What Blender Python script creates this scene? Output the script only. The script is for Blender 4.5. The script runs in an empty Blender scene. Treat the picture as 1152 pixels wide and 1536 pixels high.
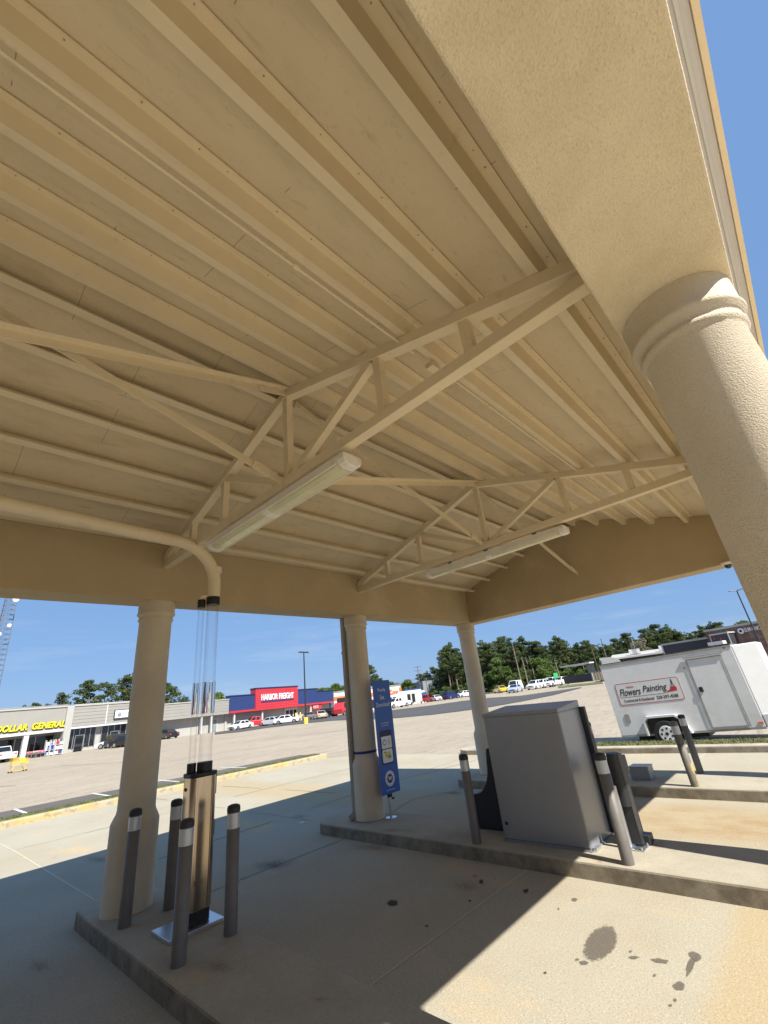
import bpy, bmesh, math, random
import numpy as np
from mathutils import Vector, Matrix
R = math.radians
S = bpy.context.scene
COL = S.collection
rnd = random.Random(7)

# ------------------------------------------------------------------ camera, sky, sun, exposure
PI_, RO_, YA_, FPX = .4099, -.1171, .7254, 646.655
Fw = Vector((math.cos(PI_)*math.cos(YA_), math.cos(PI_)*math.sin(YA_), math.sin(PI_)))
Rt = Vector((math.sin(YA_), -math.cos(YA_), 0)); Up = Rt.cross(Fw)
CR = math.cos(RO_)*Rt + math.sin(RO_)*Up; CU = -math.sin(RO_)*Rt + math.cos(RO_)*Up
CAM = Vector((0, 0, 2.0))
cd = bpy.data.cameras.new('camera'); cam = bpy.data.objects.new('camera', cd); COL.objects.link(cam)
cd.sensor_fit = 'VERTICAL'; cd.sensor_height = 36; cd.lens = FPX/1536*36
cd.clip_start = .05; cd.clip_end = 5000
cam.matrix_world = Matrix((( CR.x, CU.x, -Fw.x, CAM.x), (CR.y, CU.y, -Fw.y, CAM.y), (CR.z, CU.z, -Fw.z, CAM.z), (0, 0, 0, 1)))
S.camera = cam

SUN = Vector((-.145, -.88, 1.0)).normalized()
W = bpy.data.worlds.new('World'); S.world = W; W.use_nodes = True
wn = W.node_tree; bg = wn.nodes['Background']
sky = wn.nodes.new('ShaderNodeTexSky'); sky.sky_type = 'NISHITA'; sky.sun_disc = False
sky.sun_elevation = math.asin(SUN.z); sky.sun_rotation = math.atan2(SUN.x, SUN.y)
sky.air_density = 1.0; sky.dust_density = .35; sky.ozone_density = 2.5; sky.altitude = 0
# a few thin cirrus streaks low over the horizon, part of the sky
tc = wn.nodes.new('ShaderNodeTexCoord'); mp = wn.nodes.new('ShaderNodeMapping'); mp.inputs['Scale'].default_value = (2.2, 2.2, 17)
mp.inputs['Rotation'].default_value = (R(4), R(-3), 0)
nz = wn.nodes.new('ShaderNodeTexNoise'); nz.inputs['Scale'].default_value = 1.6; nz.inputs['Detail'].default_value = 7; nz.inputs['Roughness'].default_value = .62
cr = wn.nodes.new('ShaderNodeValToRGB'); cr.color_ramp.elements[0].position = .54; cr.color_ramp.elements[1].position = .80
cr.color_ramp.elements[1].color = (.5, .5, .5, 1)
mx = wn.nodes.new('ShaderNodeMixRGB'); mx.inputs[2].default_value = (7.0, 7.8, 8.6, 1)
wn.links.new(tc.outputs['Generated'], mp.inputs[0]); wn.links.new(mp.outputs[0], nz.inputs[0]); wn.links.new(nz.outputs[0], cr.inputs[0])
sm_ = wn.nodes.new('ShaderNodeMixRGB'); sm_.inputs[0].default_value = .76; sm_.inputs[2].default_value = (1.95, 3.65, 6.9, 1)   # humid summer air: evener, bluer than the bare model
wn.links.new(sky.outputs[0], sm_.inputs[1])
sz = wn.nodes.new('ShaderNodeSeparateXYZ'); wn.links.new(tc.outputs['Generated'], sz.inputs[0])
zr_ = wn.nodes.new('ShaderNodeMapRange'); zr_.inputs[1].default_value = .05; zr_.inputs[2].default_value = .34; zr_.inputs[3].default_value = .62; zr_.inputs[4].default_value = 0; wn.links.new(sz.outputs[2], zr_.inputs[0])
mu = wn.nodes.new('ShaderNodeMath'); mu.operation = 'MULTIPLY'; wn.links.new(cr.outputs[0], mu.inputs[0]); wn.links.new(zr_.outputs[0], mu.inputs[1])
wn.links.new(mu.outputs[0], mx.inputs[0]); wn.links.new(sm_.outputs[0], mx.inputs[1]); wn.links.new(mx.outputs[0], bg.inputs[0])
bg.inputs[1].default_value = .064
sl = bpy.data.lights.new('sun', 'SUN'); sl.energy = 4.7; sl.angle = R(.5); sl.color = (1, .965, .89)
so = bpy.data.objects.new('sun', sl); COL.objects.link(so); so.rotation_euler = SUN.to_track_quat('Z', 'Y').to_euler()
so.location = (0, -20, 30)
S.view_settings.view_transform = 'Standard'; S.view_settings.look = 'None'; S.view_settings.exposure = .86; S.view_settings.gamma = 1
S.render.engine = 'CYCLES'
S.cycles.max_bounces = 12; S.cycles.diffuse_bounces = 3; S.cycles.transparent_max_bounces = 16; S.cycles.use_denoising = True

# surveying helpers: a sight line of the photograph turned into a real place in the world
def ray(px, py):
    return (Fw*FPX + CR*(px-576) + CU*(768-py)).normalized()
HD = Vector((math.cos(YA_), math.sin(YA_), 0))
def at(px, py, Z):          # point on the sight line at depth Z (metres ahead)
    d = ray(px, py); return CAM + d*(Z/d.dot(HD))
def gnd(px, py, z=0):
    d = ray(px, py); return CAM + d*((z-CAM.z)/d.z)

# ------------------------------------------------------------------ materials
MATS = {}
def mat(name, col, rough=.8, metal=0, var=.12, scale=3.0, bump=0, bscale=80, spec=.5, stains=None, dirt=None, trans=0, coat=0, coords='Object', aniso=None, bdist=.004):
    if name in MATS: return MATS[name]
    m = bpy.data.materials.new(name); m.use_nodes = True; MATS[name] = m
    t = m.node_tree; n = t.nodes; b = n['Principled BSDF']
    b.inputs['Roughness'].default_value = rough; b.inputs['Metallic'].default_value = metal
    b.inputs['Specular IOR Level'].default_value = spec; b.inputs['Coat Weight'].default_value = coat
    if trans: b.inputs['Transmission Weight'].default_value = trans
    c = n.new('ShaderNodeTexCoord'); src = c.outputs[coords]
    if aniso:
        mm = n.new('ShaderNodeMapping'); mm.inputs['Scale'].default_value = aniso; t.links.new(src, mm.inputs[0]); src2 = mm.outputs[0]
    else: src2 = src
    a = n.new('ShaderNodeTexNoise'); a.inputs['Scale'].default_value = scale; a.inputs['Detail'].default_value = 6; a.inputs['Roughness'].default_value = .65
    t.links.new(src2, a.inputs[0])
    r = n.new('ShaderNodeMapRange'); r.inputs[1].default_value = .3; r.inputs[2].default_value = .7
    r.inputs[3].default_value = 1-var; r.inputs[4].default_value = 1+var; t.links.new(a.outputs[0], r.inputs[0])
    v = n.new('ShaderNodeVectorMath'); v.operation = 'SCALE'; v.inputs[0].default_value = col; t.links.new(r.outputs[0], v.inputs['Scale'])
    out = v.outputs[0]
    for st in (stains or []):   # (scale, lo, hi, colour, strength, anisotropy)
        sn = n.new('ShaderNodeTexNoise'); sn.inputs['Scale'].default_value = st[0]; sn.inputs['Detail'].default_value = 5; sn.inputs['Roughness'].default_value = .6
        if len(st) > 5:
            m2 = n.new('ShaderNodeMapping'); m2.inputs['Scale'].default_value = st[5]; m2.inputs['Location'].default_value = (3.3*st[0], 1.7, 5.1)
            t.links.new(src, m2.inputs[0]); t.links.new(m2.outputs[0], sn.inputs[0])
        else: t.links.new(src, sn.inputs[0])
        sr = n.new('ShaderNodeMapRange'); sr.inputs[1].default_value = st[1]; sr.inputs[2].default_value = st[2]; sr.inputs[4].default_value = st[4]
        t.links.new(sn.outputs[0], sr.inputs[0])
        mxx = n.new('ShaderNodeMixRGB'); mxx.inputs[2].default_value = (*st[3], 1); t.links.new(sr.outputs[0], mxx.inputs[0]); t.links.new(out, mxx.inputs[1]); out = mxx.outputs[0]
    t.links.new(out, b.inputs['Base Color'])
    if bump:
        k = n.new('ShaderNodeTexNoise'); k.inputs['Scale'].default_value = bscale; k.inputs['Detail'].default_value = 4; t.links.new(src, k.inputs[0])
        bp = n.new('ShaderNodeBump'); bp.inputs['Strength'].default_value = bump; bp.inputs['Distance'].default_value = bdist
        t.links.new(k.outputs[0], bp.inputs['Height']); t.links.new(bp.outputs[0], b.inputs['Normal'])
    return m
TAN = (.68, .545, .355)
M = dict(
 stucco=mat('stucco', (.72, .62, .46), .9, bump=1.0, bscale=150, bdist=.006, scale=1.2, var=.08, stains=[(14, .6, .8, (.50, .41, .29), .35), (1.4, .5, .72, (.60, .50, .36), .55, (1, 1, .6)), (150, .52, .68, (.52, .43, .31), .5)]),
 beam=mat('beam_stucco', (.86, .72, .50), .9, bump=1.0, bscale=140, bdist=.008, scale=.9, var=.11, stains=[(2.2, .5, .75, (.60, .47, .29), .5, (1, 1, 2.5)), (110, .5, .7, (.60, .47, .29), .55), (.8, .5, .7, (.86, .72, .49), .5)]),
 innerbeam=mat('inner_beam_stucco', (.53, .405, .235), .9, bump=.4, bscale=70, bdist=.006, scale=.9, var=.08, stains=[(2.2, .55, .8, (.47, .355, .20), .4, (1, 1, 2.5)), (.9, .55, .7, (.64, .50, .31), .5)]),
 steel=mat('tan_painted_steel', (.82, .68, .465), .55, scale=2, var=.05, bump=.12, bscale=12, stains=[(9, .62, .75, (.42, .33, .2), .3)]),
 fixture=mat('aged_white_plastic', (.90, .85, .76), .5, scale=3, var=.08, stains=[(3, .55, .7, (.60, .42, .25), .5)]),
 diffuser=mat('yellowed_diffuser', (.74, .70, .46), .25, scale=5, var=.10, stains=[(7, .6, .75, (.42, .40, .22), .5)]),
 gutter=mat('gutter_metal', (.62, .60, .62), .45, scale=4, var=.06, bump=.1),
 white=mat('white_paint', (.62, .615, .60), .5, scale=3, var=.04),
 rust=mat('rusty_screw', (.42, .31, .18), .8),
 downspout=mat('downspout_paint', (.36, .30, .22), .6),
 black=mat('black_plastic', (.012, .012, .013), .5, scale=6, var=.2),
 bollard=mat('bollard_paint', (.155, .142, .128), .5, scale=7, var=.12, bump=.1, bscale=30, stains=[(22, .70, .74, (.28, .25, .2), .6)]),
 worn=mat('worn_bollard_paint', (.16, .145, .12), .65, scale=7, var=.2, bump=.3, bscale=40, stains=[(5, .575, .62, (.42, .31, .06), .95, (1, 1, .45)), (9, .6, .64, (.36, .30, .22), .8)]),
 cap=mat('dark_cap', (.03, .028, .026), .55),
 reflective=mat('reflective_band', (.55, .57, .60), .35, metal=.3, scale=20, var=.06),
 alu=mat('galvanised_steel', (.62, .63, .65), .32, metal=.9, scale=8, var=.1),
 stainless=mat('brushed_bronze_steel', (.52, .43, .33), .20, metal=1, scale=3, var=.08, aniso=(30, 30, .6), bump=.05, bscale=20),
 cabinet=mat('grey_cabinet_paint', (.33, .338, .355), .42, metal=.35, scale=2, var=.05, bump=.05, bscale=8, stains=[(40, .66, .7, (.34, .34, .34), .25)]),
 cabinetside=mat('grey_cabinet_side', (.36, .37, .39), .35, metal=.45, scale=2, var=.05, bump=.05, bscale=8),
 darksteel=mat('dark_steel', (.045, .047, .052), .45, metal=.3, scale=5, var=.15),
 blue=mat('banner_blue', (.025, .11, .44), .4, scale=4, var=.04),
 tape=mat('blue_strap', (.02, .03, .18), .6),
 ink=mat('white_ink', (.80, .80, .80), .5), inkblack=mat('black_ink', (.02, .02, .025), .6), inkred=mat('red_ink', (.45, .03, .03), .5),
 inkyellow=mat('yellow_ink', (.75, .55, .08), .5), inkgreen=mat('green_ink', (.2, .4, .12), .5),
 rubber=mat('rubber', (.018, .018, .018), .8), rim=mat('white_rim', (.70, .70, .70), .4), rimgrey=mat('alloy_rim', (.42, .42, .43), .35, metal=.7),
 trailer=mat('trailer_aluminium', (.66, .66, .655), .42, scale=3, var=.05, coat=.1, stains=[(1.3, .5, .75, (.50, .48, .43), .5, (1, 1, 1.8)), (30, .67, .72, (.3, .26, .2), .5)]),
 trailertrim=mat('trailer_trim', (.33, .32, .30), .5, metal=.3),
 glass=mat('dark_glass', (.015, .017, .02), .08, scale=1, var=.2, spec=.8),
 kerb=mat('kerb_concrete', (.40, .35, .27), .9, scale=3, var=.15, bump=.5, bscale=40, stains=[(2.5, .5, .75, (.16, .13, .10), .6)]),
 yellowkerb=mat('worn_yellow_kerb', (.46, .355, .16), .85, scale=3, var=.2, bump=.3, bscale=30, stains=[(2.2, .44, .52, (.40, .345, .26), .85), (6, .55, .6, (.22, .18, .13), .6)]),
 grey_siding=mat('grey_siding', (.31, .295, .265), .6, scale=.5, var=.04), pale_wall=mat('pale_store_wall', (.40, .39, .36), .8, scale=.5, var=.05),
 red=mat('red_cladding', (.50, .035, .05), .5, scale=.6, var=.05), navy=mat('navy_cladding', (.025, .045, .15), .5, scale=.6, var=.06),
 navytrim=mat('navy_trim', (.012, .02, .07), .5), orange=mat('orange_band', (.78, .17, .03), .5), roofgrey=mat('roof_grey', (.33, .33, .34), .6),
 yellow=mat('yellow_paint', (.78, .52, .06), .5, scale=5, var=.1), signyellow=mat('sign_yellow', (.70, .62, .03), .4),
 brick=mat('dark_brick', (.17, .10, .08), .9, scale=3, var=.3, stains=[(1.2, .5, .6, (.30, .22, .19), .6)]), charcoal=mat('charcoal_cladding', (.035, .035, .04), .6),
 bark=mat('pine_bark', (.20, .155, .12), .95, scale=2, var=.25, bump=.5, bscale=8), pole=mat('dark_pole', (.05, .052, .055), .5), wood=mat('weathered_wood', (.13, .105, .08), .9),
 galv=mat('tower_steel', (.20, .22, .26), .5, metal=.4), lightpole=mat('black_light_pole', (.02, .022, .028), .5), green=mat('green_panel', (.04, .45, .12), .6), greybox=mat('grey_container', (.22, .25, .26), .7),
 stain=mat('dark_concrete_stain', (.215, .185, .150), .75, scale=24, var=.22), oil=mat('oil_stain', (.085, .072, .055), .7, scale=6, var=.2), joint=mat('joint_filler', (.52, .475, .385), .9), crack=mat('dark_joint', (.14, .115, .085), .95),
)
def concrete():
    m = bpy.data.materials.new('drive_concrete'); m.use_nodes = True; t = m.node_tree; n = t.nodes; b = n['Principled BSDF']; b.inputs['Roughness'].default_value = .97; b.inputs['Specular IOR Level'].default_value = .12
    L = t.links.new; c = n.new('ShaderNodeTexCoord').outputs['Object']
    def noise(s, d=6, sc=None, ro=.6, loc=(0, 0, 0)):
        a = n.new('ShaderNodeTexNoise'); a.inputs['Scale'].default_value = s; a.inputs['Detail'].default_value = d; a.inputs['Roughness'].default_value = ro
        mm = n.new('ShaderNodeMapping'); mm.inputs['Scale'].default_value = sc or (1, 1, 1); mm.inputs['Location'].default_value = loc; L(c, mm.inputs[0]); L(mm.outputs[0], a.inputs[0]); return a.outputs[0]
    def ramp(x, lo, hi, o0=0., o1=1.):
        r = n.new('ShaderNodeMapRange'); r.interpolation_type = 'SMOOTHSTEP'
        for i, v in enumerate((lo, hi, o0, o1)): r.inputs[i+1].default_value = v
        L(x, r.inputs[0]); return r.outputs[0]
    def mix(f, a, col, mode='MIX'):
        x = n.new('ShaderNodeMixRGB'); x.blend_type = mode; L(f, x.inputs[0]); L(a, x.inputs[1]); x.inputs[2].default_value = (*col, 1); return x.outputs[0]
    base = n.new('ShaderNodeRGB'); base.outputs[0].default_value = (.405, .370, .288, 1); o = base.outputs[0]
    o = mix(ramp(noise(.45, 4), .35, .7), o, (.37, .325, .24))
    o = mix(ramp(noise(1.6, 8, (1, .5, 1), .7), .48, .72, 0, .55), o, (.38, .325, .245))
    o = mix(ramp(noise(.9, 5, (1.1, .45, 1), .6, (7, 3, 0)), .56, .70, 0, .55), o, (.53, .38, .21))
    # rusty wash in the far lane
    sx = n.new('ShaderNodeSeparateXYZ'); L(c, sx.inputs[0])
    lane = n.new('ShaderNodeMath'); lane.operation = 'MULTIPLY'; L(ramp(sx.outputs[0], 6.9, 7.7), lane.inputs[0]); L(ramp(sx.outputs[0], 8.5, 9.2, 1, 0), lane.inputs[1])
    l2 = n.new('ShaderNodeMath'); l2.operation = 'MULTIPLY'; L(lane.outputs[0], l2.inputs[0]); L(ramp(noise(1.8, 9, (1.3, .55, 1), .72, (2, 9, 0)), .38, .66), l2.inputs[1])
    l3 = n.new('ShaderNodeMath'); l3.operation = 'MULTIPLY'; L(l2.outputs[0], l3.inputs[0]); L(ramp(sx.outputs[1], 2.2, 3.6, 1, 0), l3.inputs[1])
    o = mix(lane.outputs[0], o, (.40, .325, .205)); o = mix(l3.outputs[0], o, (.34, .235, .125))
    # yellowish edge patch near the front right
    p1 = n.new('ShaderNodeMath'); p1.operation = 'MULTIPLY'; L(ramp(sx.outputs[1], 1.20, 1.42, 1, 0), p1.inputs[0]); L(ramp(sx.outputs[0], 3.1, 3.6), p1.inputs[1])
    p2 = n.new('ShaderNodeMath'); p2.operation = 'MULTIPLY'; L(p1.outputs[0], p2.inputs[0]); L(ramp(sx.outputs[0], 5.5, 5.7, .75, 0), p2.inputs[1])
    o = mix(p2.outputs[0], o, (.43, .33, .185))
    sp = noise(75, 2, None, .5)
    o = mix(ramp(sp, .54, .68, 0, .55), o, (.20, .165, .12)); o = mix(ramp(noise(140, 2, None, .5, (2, 7, 1)), .50, .66, 0, .5), o, (.22, .185, .135))
    o = mix(ramp(noise(60, 3, None, .6, (5, 5, 5)), .44, .30, 0, .6), o, (.60, .54, .43))
    o = mix(ramp(noise(5.5, 3, None, .5, (4, 1, 0)), .735, .75, 0, .7), o, (.15, .12, .09))
    L(o, b.inputs['Base Color'])
    bp = n.new('ShaderNodeBump'); bp.inputs['Strength'].default_value = .35; bp.inputs['Distance'].default_value = .004; L(noise(60, 5), bp.inputs['Height']); L(bp.outputs[0], b.inputs['Normal'])
    return m
M['concrete'] = concrete()
M['island'] = mat('island_concrete', (.38, .342, .265), .97, spec=.12, scale=1.5, var=.10, bump=.4, bscale=50, stains=[(1.6, .48, .72, (.27, .225, .165), .5), (1.1, .56, .68, (.52, .36, .17), .5, (1.2, .7, 1)), (60, .56, .68, (.2, .17, .13), .55), (120, .54, .66, (.62, .55, .43), .35)])
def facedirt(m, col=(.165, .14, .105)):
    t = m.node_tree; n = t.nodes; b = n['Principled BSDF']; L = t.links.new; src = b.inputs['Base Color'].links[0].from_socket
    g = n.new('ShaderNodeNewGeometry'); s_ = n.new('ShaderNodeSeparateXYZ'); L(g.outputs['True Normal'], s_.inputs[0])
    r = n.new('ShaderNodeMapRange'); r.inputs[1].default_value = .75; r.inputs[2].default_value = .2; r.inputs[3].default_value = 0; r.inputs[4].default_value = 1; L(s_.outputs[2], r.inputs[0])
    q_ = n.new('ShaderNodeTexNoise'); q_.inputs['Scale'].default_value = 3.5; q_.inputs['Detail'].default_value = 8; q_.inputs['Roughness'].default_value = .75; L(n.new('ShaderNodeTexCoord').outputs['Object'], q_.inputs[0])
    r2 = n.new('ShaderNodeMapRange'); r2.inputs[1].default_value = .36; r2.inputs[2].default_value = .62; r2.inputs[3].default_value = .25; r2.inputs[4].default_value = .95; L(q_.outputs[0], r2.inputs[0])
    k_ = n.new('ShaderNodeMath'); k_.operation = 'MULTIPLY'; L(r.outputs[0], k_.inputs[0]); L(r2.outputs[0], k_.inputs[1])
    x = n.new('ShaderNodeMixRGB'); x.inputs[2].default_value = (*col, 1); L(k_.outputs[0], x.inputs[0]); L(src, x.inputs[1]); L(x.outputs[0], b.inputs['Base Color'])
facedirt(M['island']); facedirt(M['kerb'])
def asphalt(name, base, c2, c3):
    m = bpy.data.materials.new(name); m.use_nodes = True; t = m.node_tree; n = t.nodes; b = n['Principled BSDF']; b.inputs['Roughness'].default_value = .92; L = t.links.new
    b.inputs['Specular IOR Level'].default_value = .25
    c = n.new('ShaderNodeTexCoord').outputs['Object']
    def noise(s, d=6, sc=(1, 1, 1), rot=0, ro=.65):
        a = n.new('ShaderNodeTexNoise'); a.inputs['Scale'].default_value = s; a.inputs['Detail'].default_value = d; a.inputs['Roughness'].default_value = ro
        mm = n.new('ShaderNodeMapping'); mm.inputs['Scale'].default_value = sc; mm.inputs['Rotation'].default_value = (0, 0, rot); L(c, mm.inputs[0]); L(mm.outputs[0], a.inputs[0]); return a.outputs[0]
    def ramp(x, lo, hi, o1=1.):
        r = n.new('ShaderNodeMapRange')
        for i, v in enumerate((lo, hi, 0, o1)): r.inputs[i+1].default_value = v
        L(x, r.inputs[0]); return r.outputs[0]
    o = n.new('ShaderNodeRGB'); o.outputs[0].default_value = (*base, 1); o = o.outputs[0]
    for f, col in ((ramp(noise(.12, 5), .4, .65, .8), c2), (ramp(noise(.5, 8, (1, 6, 1), R(-47), .7), .50, .68, .7), c3), (ramp(noise(1.6, 8, (1, 9, 1), R(-44), .75), .52, .66, .7), c3), (ramp(noise(22, 3), .50, .64, .6), c3), (ramp(noise(9, 6), .56, .72, .4), tuple(min(1, x*1.25) for x in base))):
        x = n.new('ShaderNodeMixRGB'); L(f, x.inputs[0]); L(o, x.inputs[1]); x.inputs[2].default_value = (*col, 1); o = x.outputs[0]
    L(o, b.inputs['Base Color']); bp = n.new('ShaderNodeBump'); bp.inputs['Strength'].default_value = .4; bp.inputs['Distance'].default_value = .006; L(noise(45, 4), bp.inputs['Height']); L(bp.outputs[0], b.inputs['Normal'])
    return m
M['lot'] = asphalt('weathered_parking_asphalt', (.41, .345, .26), (.35, .29, .22), (.17, .14, .105))
M['road'] = asphalt('dark_asphalt', (.085, .082, .080), (.10, .096, .092), (.055, .054, .054))
M['lotdark'] = asphalt('darker_kerbside_asphalt', (.12, .108, .092), (.16, .14, .115), (.075, .068, .06))
M['grassmat'] = mat('grass', (.10, .115, .035), .95, scale=8, var=.35, stains=[(3, .5, .65, (.21, .18, .09), .6)])
M['earth'] = mat('earth', (.13, .13, .07), .95, scale=.05, var=.3)
def deckmat():
    m = mat('deck_paint', (.73, .595, .395), .8, scale=1.1, var=.06, bump=.15, bscale=6, bdist=.006, stains=[(2.2, .56, .75, (.52, .41, .26), .6, (.6, 2.5, 1)), (7, .62, .74, (.38, .29, .18), .5, (.5, 2.5, 1)), (26, .6, .68, (.50, .40, .26), .3)])
    t = m.node_tree; n = t.nodes; b = n['Principled BSDF']; L = t.links.new
    src = b.inputs['Base Color'].links[0].from_socket; c = n.new('ShaderNodeTexCoord').outputs['Object']
    sx = n.new('ShaderNodeSeparateXYZ'); L(c, sx.inputs[0])
    # each sheet row (between purlins) has its joints shifted
    def mt(op, a, b_=None):
        q = n.new('ShaderNodeMath'); q.operation = op
        for i, v in enumerate((a, b_)):
            if v is None: continue
            if isinstance(v, (int, float)): q.inputs[i].default_value = v
            else: L(v, q.inputs[i])
        return q.outputs[0]
    row = mt('FLOOR', mt('DIVIDE', sx.outputs[1], 1.22))
    ph = mt('FRACT', mt('ADD', mt('DIVIDE', mt('ADD', sx.outputs[0], .28), 1.22), mt('MULTIPLY', row, .5)))
    d = mt('MULTIPLY', mt('ABSOLUTE', mt('SUBTRACT', ph, .5)), 1.22)
    line = mt('LESS_THAN', d, .0028)
    ns = n.new('ShaderNodeTexNoise'); ns.inputs['Scale'].default_value = 2.2; L(c, ns.inputs[0])
    f = mt('MULTIPLY', line, mt('MULTIPLY', mt('GREATER_THAN', ns.outputs[0], .47), .62))
    x = n.new('ShaderNodeMixRGB'); L(f, x.inputs[0]); L(src, x.inputs[1]); x.inputs[2].default_value = (.20, .15, .09, 1); o = x.outputs[0]
    # short dark scuffs where the paint has lifted, running across the slope
    sc = n.new('ShaderNodeTexNoise'); sc.inputs['Scale'].default_value = 3.2; sc.inputs['Detail'].default_value = 7; sc.inputs['Roughness'].default_value = .75; mm = n.new('ShaderNodeMapping'); mm.inputs['Scale'].default_value = (9, 1.0, 1); mm.inputs['Rotation'].default_value = (0, 0, R(6)); L(c, mm.inputs[0]); L(mm.outputs[0], sc.inputs[0])
    g = n.new('ShaderNodeTexNoise'); g.inputs['Scale'].default_value = .55; L(c, g.inputs[0])
    f2 = mt('MULTIPLY', mt('GREATER_THAN', sc.outputs[0], .685), mt('GREATER_THAN', g.outputs[0], .52))
    x2 = n.new('ShaderNodeMixRGB'); L(mt('MULTIPLY', f2, .5), x2.inputs[0]); L(o, x2.inputs[1]); x2.inputs[2].default_value = (.22, .16, .09, 1)
    L(x2.outputs[0], b.inputs['Base Color']); return m
M['deck'] = deckmat()
def clearmat():
    m = bpy.data.materials.new('clear_acrylic'); m.use_nodes = True; t = m.node_tree; n = t.nodes; n.remove(n['Principled BSDF']); L = t.links.new
    tr = n.new('ShaderNodeBsdfTransparent'); tr.inputs[0].default_value = (.975, .975, .975, 1); gl = n.new('ShaderNodeBsdfGlossy'); gl.inputs['Roughness'].default_value = .08
    fr = n.new('ShaderNodeLayerWeight'); fr.inputs[0].default_value = .22
    mr = n.new('ShaderNodeMath'); mr.operation = 'MULTIPLY'; mr.inputs[1].default_value = .75; L(fr.outputs['Facing'], mr.inputs[0])
    mxx = n.new('ShaderNodeMixShader'); L(mr.outputs[0], mxx.inputs[0]); L(tr.outputs[0], mxx.inputs[1]); L(gl.outputs[0], mxx.inputs[2]); L(mxx.outputs[0], n['Material Output'].inputs[0]); return m
M['clear'] = clearmat()
M['glassy'] = mat('thick_acrylic', (.97, .97, .97), .03, trans=1, scale=2, var=.01)
def leafmat(name, col, col2):
    m = mat(name, col, .75, scale=.35, var=.45, stains=[(1.1, .45, .62, col2, .8)])
    b = m.node_tree.nodes['Principled BSDF']; b.inputs['Specular IOR Level'].default_value = .2
    tl = m.node_tree.nodes.new('ShaderNodeBsdfTranslucent'); ms = m.node_tree.nodes.new('ShaderNodeMixShader'); ms.inputs[0].default_value = .35
    m.node_tree.links.new(b.inputs['Base Color'].links[0].from_socket, tl.inputs[0])
    m.node_tree.links.new(b.outputs[0], ms.inputs[1]); m.node_tree.links.new(tl.outputs[0], ms.inputs[2]); m.node_tree.links.new(ms.outputs[0], m.node_tree.nodes['Material Output'].inputs[0]); return m
M['pine'] = leafmat('pine_needles', (.070, .100, .038), (.17, .20, .075))
M['leaf'] = leafmat('broad_leaves', (.10, .16, .042), (.20, .26, .075))
M['dry'] = leafmat('dry_leaves', (.20, .18, .12), (.27, .25, .17))
def paint(name, c, rough=.3): return mat('paint_'+name, c, rough, coat=.6, scale=2, var=.03)

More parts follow.
